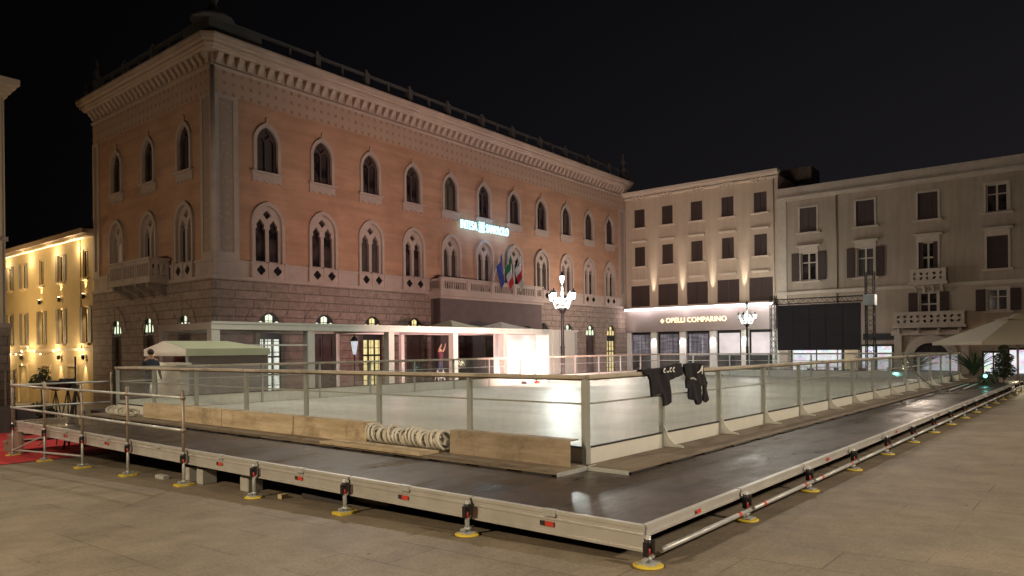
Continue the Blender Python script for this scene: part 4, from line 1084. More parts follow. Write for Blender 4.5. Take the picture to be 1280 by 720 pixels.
j2 = [(-.42, .08), (-.2, .1), (.1, .1), (.42, .06), (.42, -.04), (.47, -.18), (.60, -.36), (.60, -.6), (.56, -.78), (.5, -.84), (.40, -.76), (.42, -.55), (.42, -.42), (.24, -.43), (.26, -.6), (.33, -.78), (.22, -.88), (.1, -.86), (.02, -.75), (-.14, -.72), (-.2, -.66), (-.19, -.46), (-.28, -.44), (-.3, -.3), (-.28, -.18), (-.38, -.08)]
jb, fj2 = jersey(5.1, 'black hockey jersey hung on the rail, the right one with a white tick mark', j2, (-.4, .4), .82)
on_jersey('tick_mark', [[(-.02, -.09), (.06, -.06), (.13, -.02), (.19, .04), (.24, .06), (.25, .03), (.23, -.1), (.2, -.14), (.2, -.04), (.16, -.05), (.1, -.075), (.03, -.095)]], fj2, jb)
on_jersey('cuff_stripe', [[(-.26, -.2), (-.12, -.19), (-.0, -.24), (-.02, -.27), (-.12, -.23), (-.26, -.235)]], fj2, jb, 'concrete', .05)

# ================================================================== ORNATE LAMPS
def ornate_lamp(x, y, lab, lit=True):
    z = ground_z(x, y); r = empty('street_lamp', lab, 'street lamp', (x, y, z), .5, 'ornate street lamps on the square'); H = 6.05
    MB().lathe([(.34, 0), (.34, .3), (.26, .36), (.24, .8), (.15, .95), (.11, 1.3), (.095, 2.4), (.12, 2.46), (.085, 2.55), (.07, 4.05), (.1, 4.1), (.16, 4.22), (.25, 4.34), (.08, 4.42)], (0, 0, 0), 12).build('pole', 'iron', r)
    MB().lathe([(.07, 4.42), (.12, 4.6), (.05, 4.75), (.09, 4.9), (.04, 5.2), (.07, 5.35), (.03, 5.5)], (0, 0, 0), 10).build('stem', 'boardalu', r)
    arms = []
    for k in range(4):
        a = math.pi/2*k+.35; c, s = math.cos(a), math.sin(a); pts = []
        for i in range(15):
            u = i/14; rr = .08+.58*u**.8; zz = 4.62-.28*math.sin(math.pi*min(1, u*1.25))+.34*max(0, u-.45)*1.6
            pts.append((rr*c, rr*s, zz))
        w = MB().tube(pts, .026, 6).build('arm', 'boardalu', r)
        sc_ = [((.3+.14*math.cos(q))*c, (.3+.14*math.cos(q))*s, 4.72+.12*math.sin(q)) for q in [i*.6-2 for i in range(10)]]
        MB().tube(sc_, .016, 5).build('scroll', 'boardalu', w)
        arms.append((.66*c, .66*s, 4.66))
    arms.append((0, 0, 5.5))
    for (ax, ay, az) in arms:
        l_ = MB().lathe([(.15, .4), (.12, .46), (.05, .54), (.02, .64)], (ax, ay, az), 8).build('lantern', 'iron', r); MB().lathe([(.03, .0), (.1, .05), (.06, .08)], (ax, ay, az), 8).build('lantern_base', 'iron', l_)
        MB().lathe([(.06, .08), (.125, .38), (.09, .4)], (ax, ay, az), 8).build('lantern_glass', 'bulb' if (lit or (ax > 0 and ay < 0)) else 'dimglass', l_)
    return r, z
ornate_lamp(2.45, 34.2, 'ornate five-light street lamp, near one standing by the white tents')
ornate_lamp(18.6, 56., 'ornate five-light street lamp, farther one in front of the shop', False)
# small lantern near the tents
x, y = -.2225*33, 33.; z = ground_z(x, y); r = empty('lantern_post', 'slim black lantern post between two lit palace windows and the tents', 'street lamp', (x, y, z))
MB().lathe([(.1, 0), (.09, .3), (.035, .4), (.03, 2.35), (.05, 2.4)], (0, 0, 0), 8).build('pole', 'iron', r)
l_ = MB().lathe([(.17, 3.02), (.19, 3.05), (.12, 3.17), (.03, 3.26), (.02, 3.36)], (0, 0, -.0), 8).build('lantern', 'iron', r)
MB().lathe([(.07, 2.4), (.165, 3.0), (.16, 3.02)], (0, 0, 0), 6).build('lantern_glass', em('dim_lantern_glass', (.9, .95, 1, 1), .8, .5, 6), l_)

# ================================================================== WHITE TENT ROW
GX = Vector((-10.95, 25.8))
def tp(u, d): return GX+u*P1+d*P2
bx_ = [0, 4.14, 8.5, 12.8, 16.8, 21.4]
TZ, TW = 2.95, .27
kinds = ['open pergola module with clear front, first from the left', 'open white pergola module, second from the left', 'open white pergola module, third from the left', 'white gazebo with low peaked top and pink lit lining', 'white gazebo with brightly lit white and pink interior, last of the row']
for k in range(5):
    u0, u1 = bx_[k], bx_[k+1]; D = 4.15
    o_ = tp(u0, 0); gz0 = ground_z(o_.x, o_.y)-.12
    r = empty('gazebo', kinds[k], 'gazebo', (o_.x, o_.y, gz0), AP, 'row of white gazebos behind the rink')
    f = lambda x, y, z, u0=u0, gz0=gz0: Vector((x-u0, y, z-gz0))
    for px_ in ([u0+.0] if k < 4 else [u0, u1-.34]):
        for dy in (0, D-.3):
            w_ = .34 if dy == 0 else .22
            m_ = MB(f).box(px_+.01, px_+w_, dy+.01, dy+w_, gz0, TZ-TW)
            m_.build('post', 'postwhite', r)
    MB(f).box(u0, u1-.01, 0, .16, TZ-TW, TZ).box(u0, u1-.01, D-.16, D, TZ-TW, TZ).build('beam', 'postwhite', r)
    MB(f).box(u0+.0, u0+.14, .17, D-.17, TZ-TW, TZ-.01).build('side_beam', 'postwhite', r)
    MB(f).box(u0, u1-.01, -.03, 0, TZ-.06, TZ+.03).box(u0, u1-.01, -.02, 0, TZ-TW, TZ-TW+.03).build('gutter', 'postwhite', r)
    if k >= 3:
        m_ = MB(f); cx, cy_ = (u0+u1)/2, D/2
        N = 6
        for side in range(4):
            cs_ = [(u0, 0), (u1-.01, 0), (u1-.01, D), (u0, D)]; a, b = cs_[side], cs_[(side+1) % 4]
            prev = None
            for i in range(N+1):
                q = i/N; hh = TZ+.5*(q**1.7)
                row = [m_.v((a[0]+(cx-a[0])*q, a[1]+(cy_-a[1])*q, hh)), m_.v((b[0]+(cx-b[0])*q, b[1]+(cy_-b[1])*q, hh))]
                if prev: m_.face([prev[0], prev[1], row[1], row[0]])
                prev = row
        m_.build('canopy', 'tentwhite' if k == 4 else 'tentgreen', r)
    else:
        MB(f).box(u0+.15, u1-.16, .17, D-.17, TZ-.08, TZ-.05).build('canopy', 'glass' if k == 0 else 'tentwhite', r)
    if k == 4:
        MB(f).box(u0+.36, u1-.36, 1.0, 1.04, gz0+.1, TZ-TW).build('inner_wall', 'tentwhite', r)
        MB(f).box(u1-.28, u1-.24, .35, D-.3, gz0, TZ-TW).build('side_wall', 'tentwhite', r)
    if k == 0:
        MB(f).box(u0+.36, u1-.02, .05, .07, gz0, TZ-TW).build('clear_front', 'glass', r)
        MB(f).box(.05, .07, .36, D-.3, gz0, TZ-TW).build('clear_side', 'glass', r)
        MB(f).box(u0+.36, u1-.02, .04, .09, TZ-TW-.62, TZ-TW-.56).build('transom', 'postwhite', r)
# closed cabinet at the end of the row
o_ = tp(21.6, 0); gz0 = ground_z(o_.x, o_.y)-.1; f = lambda x, y, z: Vector((x-21.6, y, z-gz0))
r = empty('tent_cabin', 'closed pale tent cabin at the right end of the gazebo row, behind the lamp', 'cabin', (o_.x, o_.y, gz0), AP)
MB(f).box(21.6, 24.1, .05, 4., gz0, TZ-.08).build('wall', 'postwhite', r); MB(f).box(21.45, 24.2, -.04, 4.1, TZ-.08, TZ+.02).build('roof', 'postwhite', r)
MB(f).box(22.2, 22.24, -.0, .04, gz0, TZ-.1).box(23.9, 24.12, .0, .04, gz0, TZ-.1).build('panel_joint', 'boardalu', r)

# ---- gabled kiosk tent at the left
SK, TK0, TK1 = 4.6, 17.5, 20.2
p = rk(SK, (TK0+TK1)/2); kz = ground_z(p.x, p.y); r = empty('kiosk_tent', 'small gabled kiosk tent with lit cream gable and green tarpaulin roof', 'tent', (p.x, p.y, kz)); F = rink_f((p.x, p.y, kz))
tm = (TK0+TK1)/2; e0, ez, ap = 1.74, 1.95, 2.2; SE = 7.3
MB(F).plate([(TK0, e0), (TK1, e0), (TK1, ez), (tm, ap), (TK0, ez)], [], SK, SK+.03, 'yz', back=True).build('gable', 'tentwhite', r)
m_ = MB(F); m_.poly([(SK, TK0, ez), (SE, TK0, ez), (SE-.7, tm, ap), (SK, tm, ap)]); m_.poly([(SK, TK1, ez), (SE, TK1, ez), (SE-.7, tm, ap), (SK, tm, ap)]); m_.poly([(SE, TK0, ez), (SE, TK1, ez), (SE-.7, tm, ap)]); m_.build('roof', 'tentgreen', r)
MB(F).box(SK+.04, SE, TK0, TK0+.02, e0, ez-.005).build('valance', 'tentgreen', r)
MB(F).box(SK+.15, SE, TK0+.12, TK0+.14, kz, e0).box(SE-.04, SE-.01, TK0+.15, TK1, kz, e0).build('side_wall', 'greywall', r)
MB(F).box(SK+.6, SK+.65, TK0+.2, TK1, kz, e0).build('rear_curtain', 'greywall', r)
for tt in (TK0+.03, TK1-.07): MB(F).box(SK+.04, SK+.1, tt, tt+.06, kz, e0).build('post', 'boardalu', r)
p = rk(4.3, 18.); cz_ = ground_z(p.x, p.y); o = MB(rink_f((p.x, p.y, cz_))).box(4.2, 4.45, 17.0, 19.15, cz_, 1.42).box(4.12, 4.5, 16.95, 19.2, 1.42, 1.55).build('counter', 'postwhite'); o.location = (p.x, p.y, cz_)
tag(o, 'white serving counter before the small kiosk tent', 'counter')
rbox('rear_stage', 'low dark staging behind the far left rink boards where a person stands', 'platform', 2.3, 4.1, T1+.1, T1+1.9, -.6, ZD-.01, 'pot')

# ================================================================== SCREEN AND TOWERS
def scr(n, d, z): # frame along F1 from the left edge of the screen
    return Vector((16.5+n*F1.x+d*F2.x, 44+n*F1.y+d*F2.y, z))
sz = ground_z(18.3, 42.5); r = empty('video_screen', 'large dark video screen seen from behind, hung on a truss before the right building', 'screen', tuple(scr(2.4, 0, sz)), AF)
f = lambda x, y, z: Vector((x-2.4, y, z-sz))
MB(f).box(0.0, 4.75, 0, .18, 1.58, 4.35).build('panel', 'screen', r)
m_ = MB(f)
for j in range(1, 5): m_.box(.95*j-.01, .95*j+.01, -.02, -.001, 1.6, 4.33)
for z in (2.5, 3.42): m_.box(0, 4.75, -.02, -.001, z-.01, z+.01)
m_.build('panel_frame', 'truss', r)
def truss(mb, a, b, w=.3, n=14, r1=.025, r2=.012):
    a, b = Vector(a), Vector(b); d = (b-a).normalized(); up = Vector((0, 0, 1)) if abs(d.z) < .9 else Vector((0, 1, 0)); x = d.cross(up).normalized()*w/2; y = x.cross(d).normalized()*w/2
    cs_ = [x+y, x-y, -x-y, -x+y]
    for c in cs_: mb.tube([a+c, b+c], r1, 6)
    for i in range(n):
        p, q = a+(b-a)*i/n, a+(b-a)*(i+1)/n
        for k in range(4): mb.tube([p+cs_[k], q+cs_[(k+1) % 4]] if i % 2 else [p+cs_[(k+1) % 4], q+cs_[k]], r2, 4)
m_ = MB(f); truss(m_, (-.3, .1, 4.58), (5.3, .1, 4.58), .3, 20); m_.build('top_truss', 'truss', r)
m_ = MB(f); truss(m_, (-.28, .1, sz), (-.28, .1, 5.0), .3, 16); m_.build('truss_tower', 'truss', r)
m_ = MB(f); truss(m_, (5.25, .1, sz), (5.25, .1, 6.1), .42, 22, .035); m_.build('truss_tower', 'truss', r)
MB(f).box(4.95, 5.55, -.22, .42, 4.15, 4.75).build('hoist_sleeve', 'galv', r)
for n_ in (-.28, 5.25): MB(f).box(n_-.5, n_+.5, -.5, .6, sz, sz+.08).build('tower_base', 'truss', r)

# ================================================================== PARASOL, PLANTS
ux, uy = .7142*30, 30.; uz = ground_z(ux, uy); r = empty('parasol', 'large square cream parasol at the right end of the platform', 'parasol', (ux, uy, uz))
cen = Vector((ux, uy)); d_ = Vector((ux, uy)).normalized(); rt = Vector((d_.y, -d_.x)); a_ = R(20); Rr = 3.43
cn = [(-Rr*math.cos(a_), Rr*math.sin(a_)), (-Rr*math.sin(a_), -Rr*math.cos(a_)), (Rr*math.cos(a_), -Rr*math.sin(a_)), (Rr*math.sin(a_), Rr*math.cos(a_))]
cw = [Vector((rt.x*a+d_.x*b, rt.y*a+d_.y*b)) for a, b in cn]
zE, zA = 1.93-uz, 2.9-uz
def canopy(name, k0, z0, k1, z1, sag=.03):
    m_ = MB(); N = 8
    for i in range(4):
        a, b = cw[i], cw[(i+1) % 4]; prev = None
        for j in range(7):
            q = j/6; kk = k0+(k1-k0)*q; row = []
            for h in range(N+1):
                e = h/N; pt = (a*(1-e)+b*e)*kk; row.append(m_.v((pt.x, pt.y, z0+(z1-z0)*q-sag*math.sin(math.pi*q)*.6-.05*math.sin(math.pi*e)*(1-q))))
            if prev:
                for h in range(N): m_.face([prev[h], prev[h+1], row[h+1], row[h]], True)
            prev = row
    return m_.build(name, 'parasol', r)
canopy('canopy', 1., zE, .2, zA); canopy('vent_cap', .27, zA-.02, .01, zA+.22, .02)
m_ = MB()
for i in range(4):
    a, b = cw[i], cw[(i+1) % 4]; m_.face([m_.v((a.x, a.y, zE)), m_.v((b.x, b.y, zE)), m_.v((b.x, b.y, zE-.12)), m_.v((a.x, a.y, zE-.12))])
m_.build('valance', 'parasol', r)
MB().tube([(0, 0, 0), (0, 0, zA+.15)], .045, 10).build('pole', 'darkwood', r)
m_ = MB()
for i in range(4): 
    m_.tube([(0, 0, zA-.1), (cw[i].x*.97, cw[i].y*.97, zE+.0)], .018, 5)
m_.build('ribs', 'darkwood', r); MB().box(-.5, .5, -.5, .5, 0, .12).build('base', 'concrete', r)

def leaf_blob(mb, c, rad, n, size, flat=.8):
    for _ in range(n):
        while True:
            p = Vector((random.uniform(-1, 1), random.uniform(-1, 1), random.uniform(-1, 1)))
            if p.length < 1: break
        p = Vector((p.x*rad, p.y*rad, p.z*rad*flat))+Vector(c)
        a = Vector((random.gauss(0, 1), random.gauss(0, 1), random.gauss(0, .6))).normalized(); b = a.cross(Vector((random.gauss(0, 1), random.gauss(0, 1), random.gauss(0, 1)))).normalized()
        s = size*random.uniform(.6, 1.3)
        mb.poly([tuple(p-a*s), tuple(p+b*s*.4), tuple(p+a*s), tuple(p-b*s*.4)])
def potted(x, y, lab, h, blobs, potr=.3, poth=.4, pmat='pot'):
    z = ground_z(x, y); r = empty('potted_plant', lab, 'plant', (x, y, z))
    MB().lathe([(potr*.75, 0), (potr, poth), (potr*.9, poth)], (0, 0, 0), 14).build('pot', pmat, r)
    MB().tube([(0, 0, poth*.9), (.03, .02, h*.5), (0, 0, h*.85)], [.03, .025, .012], 6).build('stem', 'darkwood', r)
    m_ = MB()
    for c, rad, n, sz_ in blobs: leaf_blob(m_, c, rad, n, sz_)
    m_.build('foliage', 'leaf', r); return r
# left: shrub with a small tree in a planter
lx, ly = -.666*25, 25.0
potted(lx, ly, 'small leafy tree over dark bushes in a low planter, left behind the platform railing', 1.75, [((0, 0, 1.62), .36, 420, .06), ((.1, 0, 1.95), .22, 140, .05), ((-.1, .1, .6), .42, 650, .06), ((.28, -.1, .55), .3, 300, .06)], .45, .35)
def spiky(x, y, z, lab, n=26, L=1.5, hb=.55):
    r = empty('palm_plant', lab, 'plant', (x, y, z)); MB().lathe([(.25, 0), (.32, .45), (.28, .45)], (0, 0, 0), 12).build('pot', 'pot', r)
    m_ = MB()
    for i in range(n):
        a = 2*math.pi*i/n*2.618+random.uniform(-.2, .2); el = random.uniform(.85, 1.45); l = L*random.uniform(.7, 1.05); pv = None
        for j in range(8):
            q = j/7; rr = l*q*math.cos(el-.9*q*q*(1.3-el*.6)); zz = hb+l*q*math.sin(el)-.55*l*q*q*(1.45-el); w = .055*math.sin(math.pi*min(1, q*.93+.07))
            c, s = math.cos(a), math.sin(a); row = [m_.v((rr*c-w*s, rr*s+w*c, zz)), m_.v((rr*c, rr*s, zz-.02)), m_.v((rr*c+w*s, rr*s-w*c, zz))]
            if pv:
                m_.face([pv[0], pv[1], row[1], row[0]], True); m_.face([pv[1], pv[2], row[2], row[1]], True)
            pv = row
    m_.build('fronds', 'leaf', r); return r
px_, py_ = .652*27.0, 27.0; s_, t_ = inv(px_, py_)
spiky(px_, py_, ground_z(px_, py_), 'tall spiky-leaved plant in a dark pot at the far right end of the rink boards', 34, 1.2, .75)
qx, qy = .694*28.2, 28.2; potted(qx, qy, 'dense dark conifer shrub under the parasol', 1.7, [((0, 0, .9), .42, 900, .06), ((0, 0, 1.35), .34, 700, .055), ((0, 0, 1.75), .2, 300, .05)], .3, .4)
qx, qy = .672*26.5, 26.5; potted(qx, qy, 'low plant with a teal lamp in it, beside the spiky plant', .6, [((0, 0, .62), .36, 420, .06)], .3, .3)
tl = MB().ball((0, 0, 0), .07, 8, 6).build('plant_lamp', 'teal'); tl.location = (.668*26.1, 26.1, ground_z(18, 26)+.75); tag(tl, 'small teal spotlight set among the low plant', 'lamp')

# side-street clutter on the left: tripod with heads, low dark benches, door arch
def at(x_over_y, Y): return (x_over_y*Y, Y)
x, y = at(-.60, 17.8); z = ZD if False else gz_at(*inv(x, y)); 
x, y = at(-.617, 17.4); z = gz_at(*inv(x, y)); r = empty('tripod', 'dark photographic tripod standing at the left end of the platform', 'tripod', (x, y, z))
for k in range(3):
    a = 2*math.pi*k/3+.4; MB().tube([(0, 0, 1.45), (.42*math.cos(a), .42*math.sin(a), 0.02)], .022, 6).build('leg', 'iron', r)
MB().tube([(0, 0, .7), (0, 0, 2.25)], .02, 6).build('column', 'iron', r); MB().box(-.06, .06, -.05, .05, 1.42, 1.56).build('head', 'iron', r)
for j, (dx, dh) in enumerate(((-.645, 1.55), (-.628, 1.6))):
    x, y = at(dx, 18.6); z = gz_at(*inv(x, y)); r = empty('floodlight', ['dark round floodlight head on a short stand, the left of two by the tripod', 'dark round floodlight head on a short stand, the right of two by the tripod'][j], 'floodlight', (x, y, z), group='floodlights by the tripod')
    MB().lathe([(.05, -.15), (.17, -.1), (.2, .1), (.19, .12)], (0, 0, dh), 12).build('head', 'iron', r)
    for k in range(3):
        a = 2*math.pi*k/3; MB().tube([(0, 0, dh-.15), (.3*math.cos(a), .3*math.sin(a), 0)], .015, 5).build('leg', 'iron', r)
x, y = at(-.71, 24.5); z = gz_at(*inv(x, y)); r = empty('garland_arch', 'slim metal entrance arch with a garland, far left in the side street', 'arch', (x, y, z), AF)
MB().tube([(-.45, 0, 0), (-.45, 0, 2.05), (.45, 0, 2.05), (.45, 0, 0)], .03, 6).build('frame', 'rustgalv', r)
m_ = MB()
for k in range(26): leaf_blob(m_, (.45, 0, .3+k*.07), .06, 10, .035); 
m_.build('garland', 'leaf', r)
for j, (dx, Y, lab) in enumerate(((-.735, 23., 'stack of dark covered tables at the far left edge'), (-.70, 24.6, 'dark covered bench near the garland arch at the left'))):
    x, y = at(dx, Y); z = gz_at(*inv(x, y)); r = empty('covered_table', lab, 'table', (x, y, z), .6)
    MB().box(-.55, .55, -.35, .35, .62, .8).build('tabletop', 'pot', r)
    m_ = MB(); 
    for k in range(12):
        u = -.55+1.1*k/12; m_.poly([(u, -.36+.02*(k % 2), .0), (u+1.1/12, -.36+.02*((k+1) % 2), 0), (u+1.1/12, -.36, .65), (u, -.36, .65)])
    m_.box(-.55, .55, -.34, .34, 0, .62); m_.build('cloth', 'pot', r)

# crowd barriers beyond the rink, before the tents and the far shops
def barrier_proto():
    r = empty('crowd_barrier', 'x', 'barrier', (0, 0, 0), group='steel crowd barriers beyond the rink')
    MB().tube([(-1.1, 0, .15), (-1.1, 0, 1.1), (1.1, 0, 1.1), (1.1, 0, .15), (-1.1, 0, .15)], .02, 6).build('frame', 'galv', r)
    m_ = MB()
    for k in range(15): m_.tube([(-1.+2*k/14, 0, .15), (-1.+2*k/14, 0, 1.1)], .008, 4)
    m_.build('bars', 'galv', r)
    for x in (-.8, .8): MB().tube([(x, -.3, 0), (x, 0, .15), (x, .3, 0)], .015, 5).build('foot', 'galv', r)
    return r
bp_ = barrier_proto(); labs = []
bl = [(13., 17.3, 0), (15.3, 17.4, 0), (17.6, 17.3, 0), (24.2, 17.5, 0), (26.5, 17.4, 0), (32.5, 13.5, 1), (32.6, 11., 1), (32.4, 8.5, 1)]
wd = ['leftmost of those before the gazebos', 'second from the left before the gazebos', 'third from the left before the gazebos', 'just right of the near street lamp', 'second to the right of the near street lamp', 'left one before the shop windows', 'middle one before the shop windows', 'right one before the shop windows']
for i, (s_, t_, q) in enumerate(bl):
    o = bp_ if i == 0 else copy_tree(bp_); p = rk(s_, t_); o.location = (p.x, p.y, ground_z(p.x, p.y)+.28 if q == 0 else ground_z(p.x, p.y)+.3); o.rotation_euler = (0, 0, (ANG1 if q == 0 else ANG2)+random.uniform(-.05, .05))
    o.location.z = ground_z(p.x, p.y); o['label'] = 'galvanised crowd barrier, '+wd[i]
# cafe tables and chairs in front of the right building
def cafe_set(x, y, lab):
    z = ground_z(x, y); r = empty('cafe_table', lab, 'table', (x, y, z), random.uniform(0, 1.5), 'outdoor tables before the right building')
    MB().lathe([(.38, .72), (.38, .75)], (0, 0, 0), 14).build('tabletop', 'pot', r); MB().lathe([(.22, 0), (.22, .02), (.03, .05), (.03, .72)], (0, 0, 0), 8).build('pedestal', 'iron', r)
def chair(x, y, rz, lab):
    z = ground_z(x, y); r = empty('cafe_chair', lab, 'chair', (x, y, z), rz, 'outdoor chairs before the right building')
    MB().box(-.2, .2, -.2, .2, .44, .47).build('seat', 'pot', r); MB().box(-.2, .2, .19, .21, .6, .85).build('backrest', 'pot', r)
    for a in (-.18, .18):
        for b in (-.18, .18): MB().tube([(a, b, 0), (a, b, .45 if b < 0 else .85)], .013, 5).build('leg', 'iron', r)
tb = [(.402, 47.), (.44, 46.), (.475, 45.), (.515, 42.)]
od = ['leftmost', 'second from the left', 'third from the left', 'rightmost']
for i, (a, Y) in enumerate(tb):
    cafe_set(a*Y, Y, 'small round dark table before the lit shops, %s of four' % od[i])
    chair(a*Y-.6, Y-.1, 1.6, 'dark outdoor chair left of the table that is %s of four' % od[i]); chair(a*Y+.62, Y+.1, -1.5, 'dark outdoor chair right of the table that is %s of four' % od[i])
# string of small lights behind the parasol
p = far_pt(28.2, -.25, 2.6); r = empty('fairy_lights', 'short row of tiny warm bulbs on the wall above the parasol', 'string lights', p, AF)
m_ = MB(); w_ = MB()
pl = [(0, 0, -.5), (0, 0, -.15), (0, 0, .25)]+[(.32*k, 0, .28-.1*(k % 2)) for k in range(1, 11)]
for q in pl: MB().ball(q, .035, 6, 4).build('bulb', 'warmbulb', r)
w_.tube(pl, .01, 4); w_.build('wire', 'black', r)

# equipment seen through the gap in the far boards
p = rk(19.3, 17.2); z = ground_z(p.x, p.y); r = empty('equipment_case', 'dark equipment boxes standing in the gap of the far rink boards', 'case', (p.x, p.y, z), ANG1)
MB().box(-.6, .1, -.35, .35, .1, .95).build('case', 'pot', r); MB().box(-.55, .05, -.3, .3, .95, 1.02).build('lid', 'concrete', r)
o = MB().box(-.22, .22, -.2, .2, 0, .75).lathe([(.12, .75), (.15, .85), (.05, .95)], (0, 0, 0), 8).build('red_container', 'redpaint'); p = rk(20.2, 16.9); o.location = (p.x, p.y, ground_z(p.x, p.y)); tag(o, 'red plastic container beside the dark cases behind the rink', 'container')

# ================================================================== PEOPLE
def person(loc, rz, joints, edges, parts_rad, lab, mats, scale=1.):
    r = empty('person', lab, 'person', loc, rz)
    me = bpy.data.meshes.new('body'); me.from_pydata([Vector(j)*scale for j in joints], edges, [])
    o = bpy.data.objects.new('body', me); COL.objects.link(o)
    sk = o.modifiers.new('skin', 'SKIN'); o.modifiers.new('sub', 'SUBSURF').levels = 1
    for i, rd in enumerate(parts_rad): me.skin_vertices[0].data[i].radius = (rd*scale, rd*scale)
    me.skin_vertices[0].data[0].use_root = True
    bpy.context.view_layer.update()
    m2 = bpy.data.meshes.new_from_object(o.evaluated_get(bpy.context.evaluated_depsgraph_get()))
    bpy.data.objects.remove(o); m2.name = 'body'
    for m_ in mats: m2.materials.append(M[m_])
    for pl in m2.polygons:
        pl.use_smooth = True; z = pl.center.z/scale
        pl.material_index = 2 if z > 1.44 else (1 if z > .9 else 0)
        if len(mats) > 3 and abs(pl.center.x) > .5: pl.material_index = 2
    b = bpy.data.objects.new('body', m2); COL.objects.link(b); b.parent = r
    hd = Vector(joints[4])*scale
    MB().ball((hd.x, hd.y+.02*scale, hd.z+.035*scale), .092*scale, 12, 8, 1.1).build('hair', 'hair', r)
    return r
J = [(0, 0, .95), (0, 0, 1.15), (0, 0, 1.38), (0, -.01, 1.5), (0, -.03, 1.63),
     (-.1, 0, .88), (-.12, -.02, .5), (-.12, .03, .08), (-.12, -.12, .04),
     (.1, 0, .88), (.12, -.02, .5), (.12, .03, .08), (.12, -.12, .04),
     (-.19, 0, 1.4), (-.25, 0, 1.12), (-.22, -.16, .92), (.19, 0, 1.4), (.25, 0, 1.12), (.22, -.16, .92), (-.2, -.22, .88), (.2, -.22, .88)]
E_ = [(0, 1), (1, 2), (2, 3), (3, 4), (0, 5), (5, 6), (6, 7), (7, 8), (0, 9), (9, 10), (10, 11), (11, 12), (2, 13), (13, 14), (14, 15), (2, 16), (16, 17), (17, 18), (15, 19), (18, 20)]
Rd = [.14, .13, .15, .055, .1, .1, .065, .045, .04, .1, .065, .045, .04, .065, .048, .034, .065, .048, .034, .03, .03]
p = rk(3.4, 17.0); person((p.x, p.y, ZD-.01), .9, J, E_, Rd, 'person in dark clothes standing behind the far left corner of the rink', ['denim', 'darkcloth', 'skin'], .93)
# person on a step ladder with raised arms
J2 = list(J); J2[14] = (-.26, -.1, 1.6); J2[15] = (-.2, -.2, 1.82); J2[19] = (-.19, -.22, 1.9); J2[17] = (.26, -.1, 1.6); J2[18] = (.2, -.2, 1.82); J2[20] = (.19, -.22, 1.9)
q_ = tp(12.35, .5); gz0 = ground_z(q_.x, q_.y)
r = empty('step_ladder', 'white step ladder beside the bright gazebo post', 'ladder', (q_.x, q_.y, gz0), AP)
m_ = MB()
MB().tube([(-.26, -.25, 0), (-.2, 0, 1.55), (.2, 0, 1.55), (.26, -.25, 0)], .028, 6).build('front_frame', 'kick', r); MB().tube([(-.26, .45, 0), (-.2, .04, 1.5), (.2, .04, 1.5), (.26, .45, 0)], .025, 6).build('rear_frame', 'kick', r)
for k in range(5):
    z = .3+.28*k; MB().box(-.24, .24, -.25+.16*z-.05, -.25+.16*z+.05, z-.015, z+.015).build('step', 'kick', r)
person((q_.x, q_.y, gz0+1.16), AP+.2, J2, E_, Rd, 'person in dark red clothes on the step ladder reaching up to the gazebo beam', ['denim', 'redcloth', 'skin'], .9)

# ================================================================== LIGHT
w = bpy.data.worlds.new('World'); scene.world = w; w.use_nodes = True
wn, wl = w.node_tree.nodes, w.node_tree.links; bg = wn['Background']
sky = wn.new('ShaderNodeTexSky'); sky.sky_type = 'NISHITA'; sky.sun_disc = False; sky.sun_elevation = R(-6); sky.sun_rotation = R(150)
tc = wn.new('ShaderNodeTexCoord'); sp = wn.new('ShaderNodeSeparateXYZ'); wl.new(tc.outputs['Generated'], sp.inputs[0])
rp = wn.new('ShaderNodeValToRGB'); rp.color_ramp.elements[0].position = .0; rp.color_ramp.elements[0].color = (.0085, .0076, .009, 1)
rp.color_ramp.elements[1].position = .55; rp.color_ramp.elements[1].color = (.0022, .0021, .0027, 1); wl.new(sp.outputs[2], rp.inputs[0])
rp2 = wn.new('ShaderNodeMapRange'); rp2.inputs[1].default_value = -.6; rp2.inputs[2].default_value = .7; rp2.inputs[3].default_value = .15; rp2.inputs[4].default_value = 1.6; wl.new(sp.outputs[0], rp2.inputs[0])
mx = wn.new('ShaderNodeMix'); mx.data_type = 'RGBA'; mx.blend_type = 'MULTIPLY'; mx.inputs[0].default_value = 1; wl.new(rp.outputs[0], mx.inputs[6]); wl.new(rp2.outputs[0], mx.inputs[7])
wl.new(mx.outputs[2], bg.inputs['Color']); bg.inputs['Strength'].default_value = 1.0
WARM = (1, .82, .60); WWARM = (1, .62, .30); NEUT = (1, .88, .74); COOL = (.93, 1, .93); PINK = (1, .62, .55)
def pt(name, loc, p, col, r=.25): return lightobj(name, 'POINT', loc, p, col, shadow_soft_size=r)
# lamps of the square, out of the picture behind and beside the camera
LP_ = [('plaza_lamp', (9., 0., 7.), 3700, WARM), ('plaza_lamp', (-10., 1., 7.), 4300, (1, .78, .50)), ('plaza_lamp', (17., 11., 7.), 2800, WARM), ('plaza_lamp', (-17., 15., 6.5), 1300, WARM), ('plaza_lamp', (28., 24., 6.), 600, WARM)]
for n_, l_, p_, c_ in LP_: lightobj(n_, 'SPOT', l_, p_*1.0, c_, spot_size=R(150), spot_blend=.35, shadow_soft_size=.3, to=(l_[0]*.96, l_[1]+.6, 0))
# lit ornate lamps
pt('near_street_lamp_light', (2.45, 34.2, 4.35), 1900, COOL, .3); pt('far_street_lamp_light', (18.6, 56, 4.2), 900, COOL, .5)
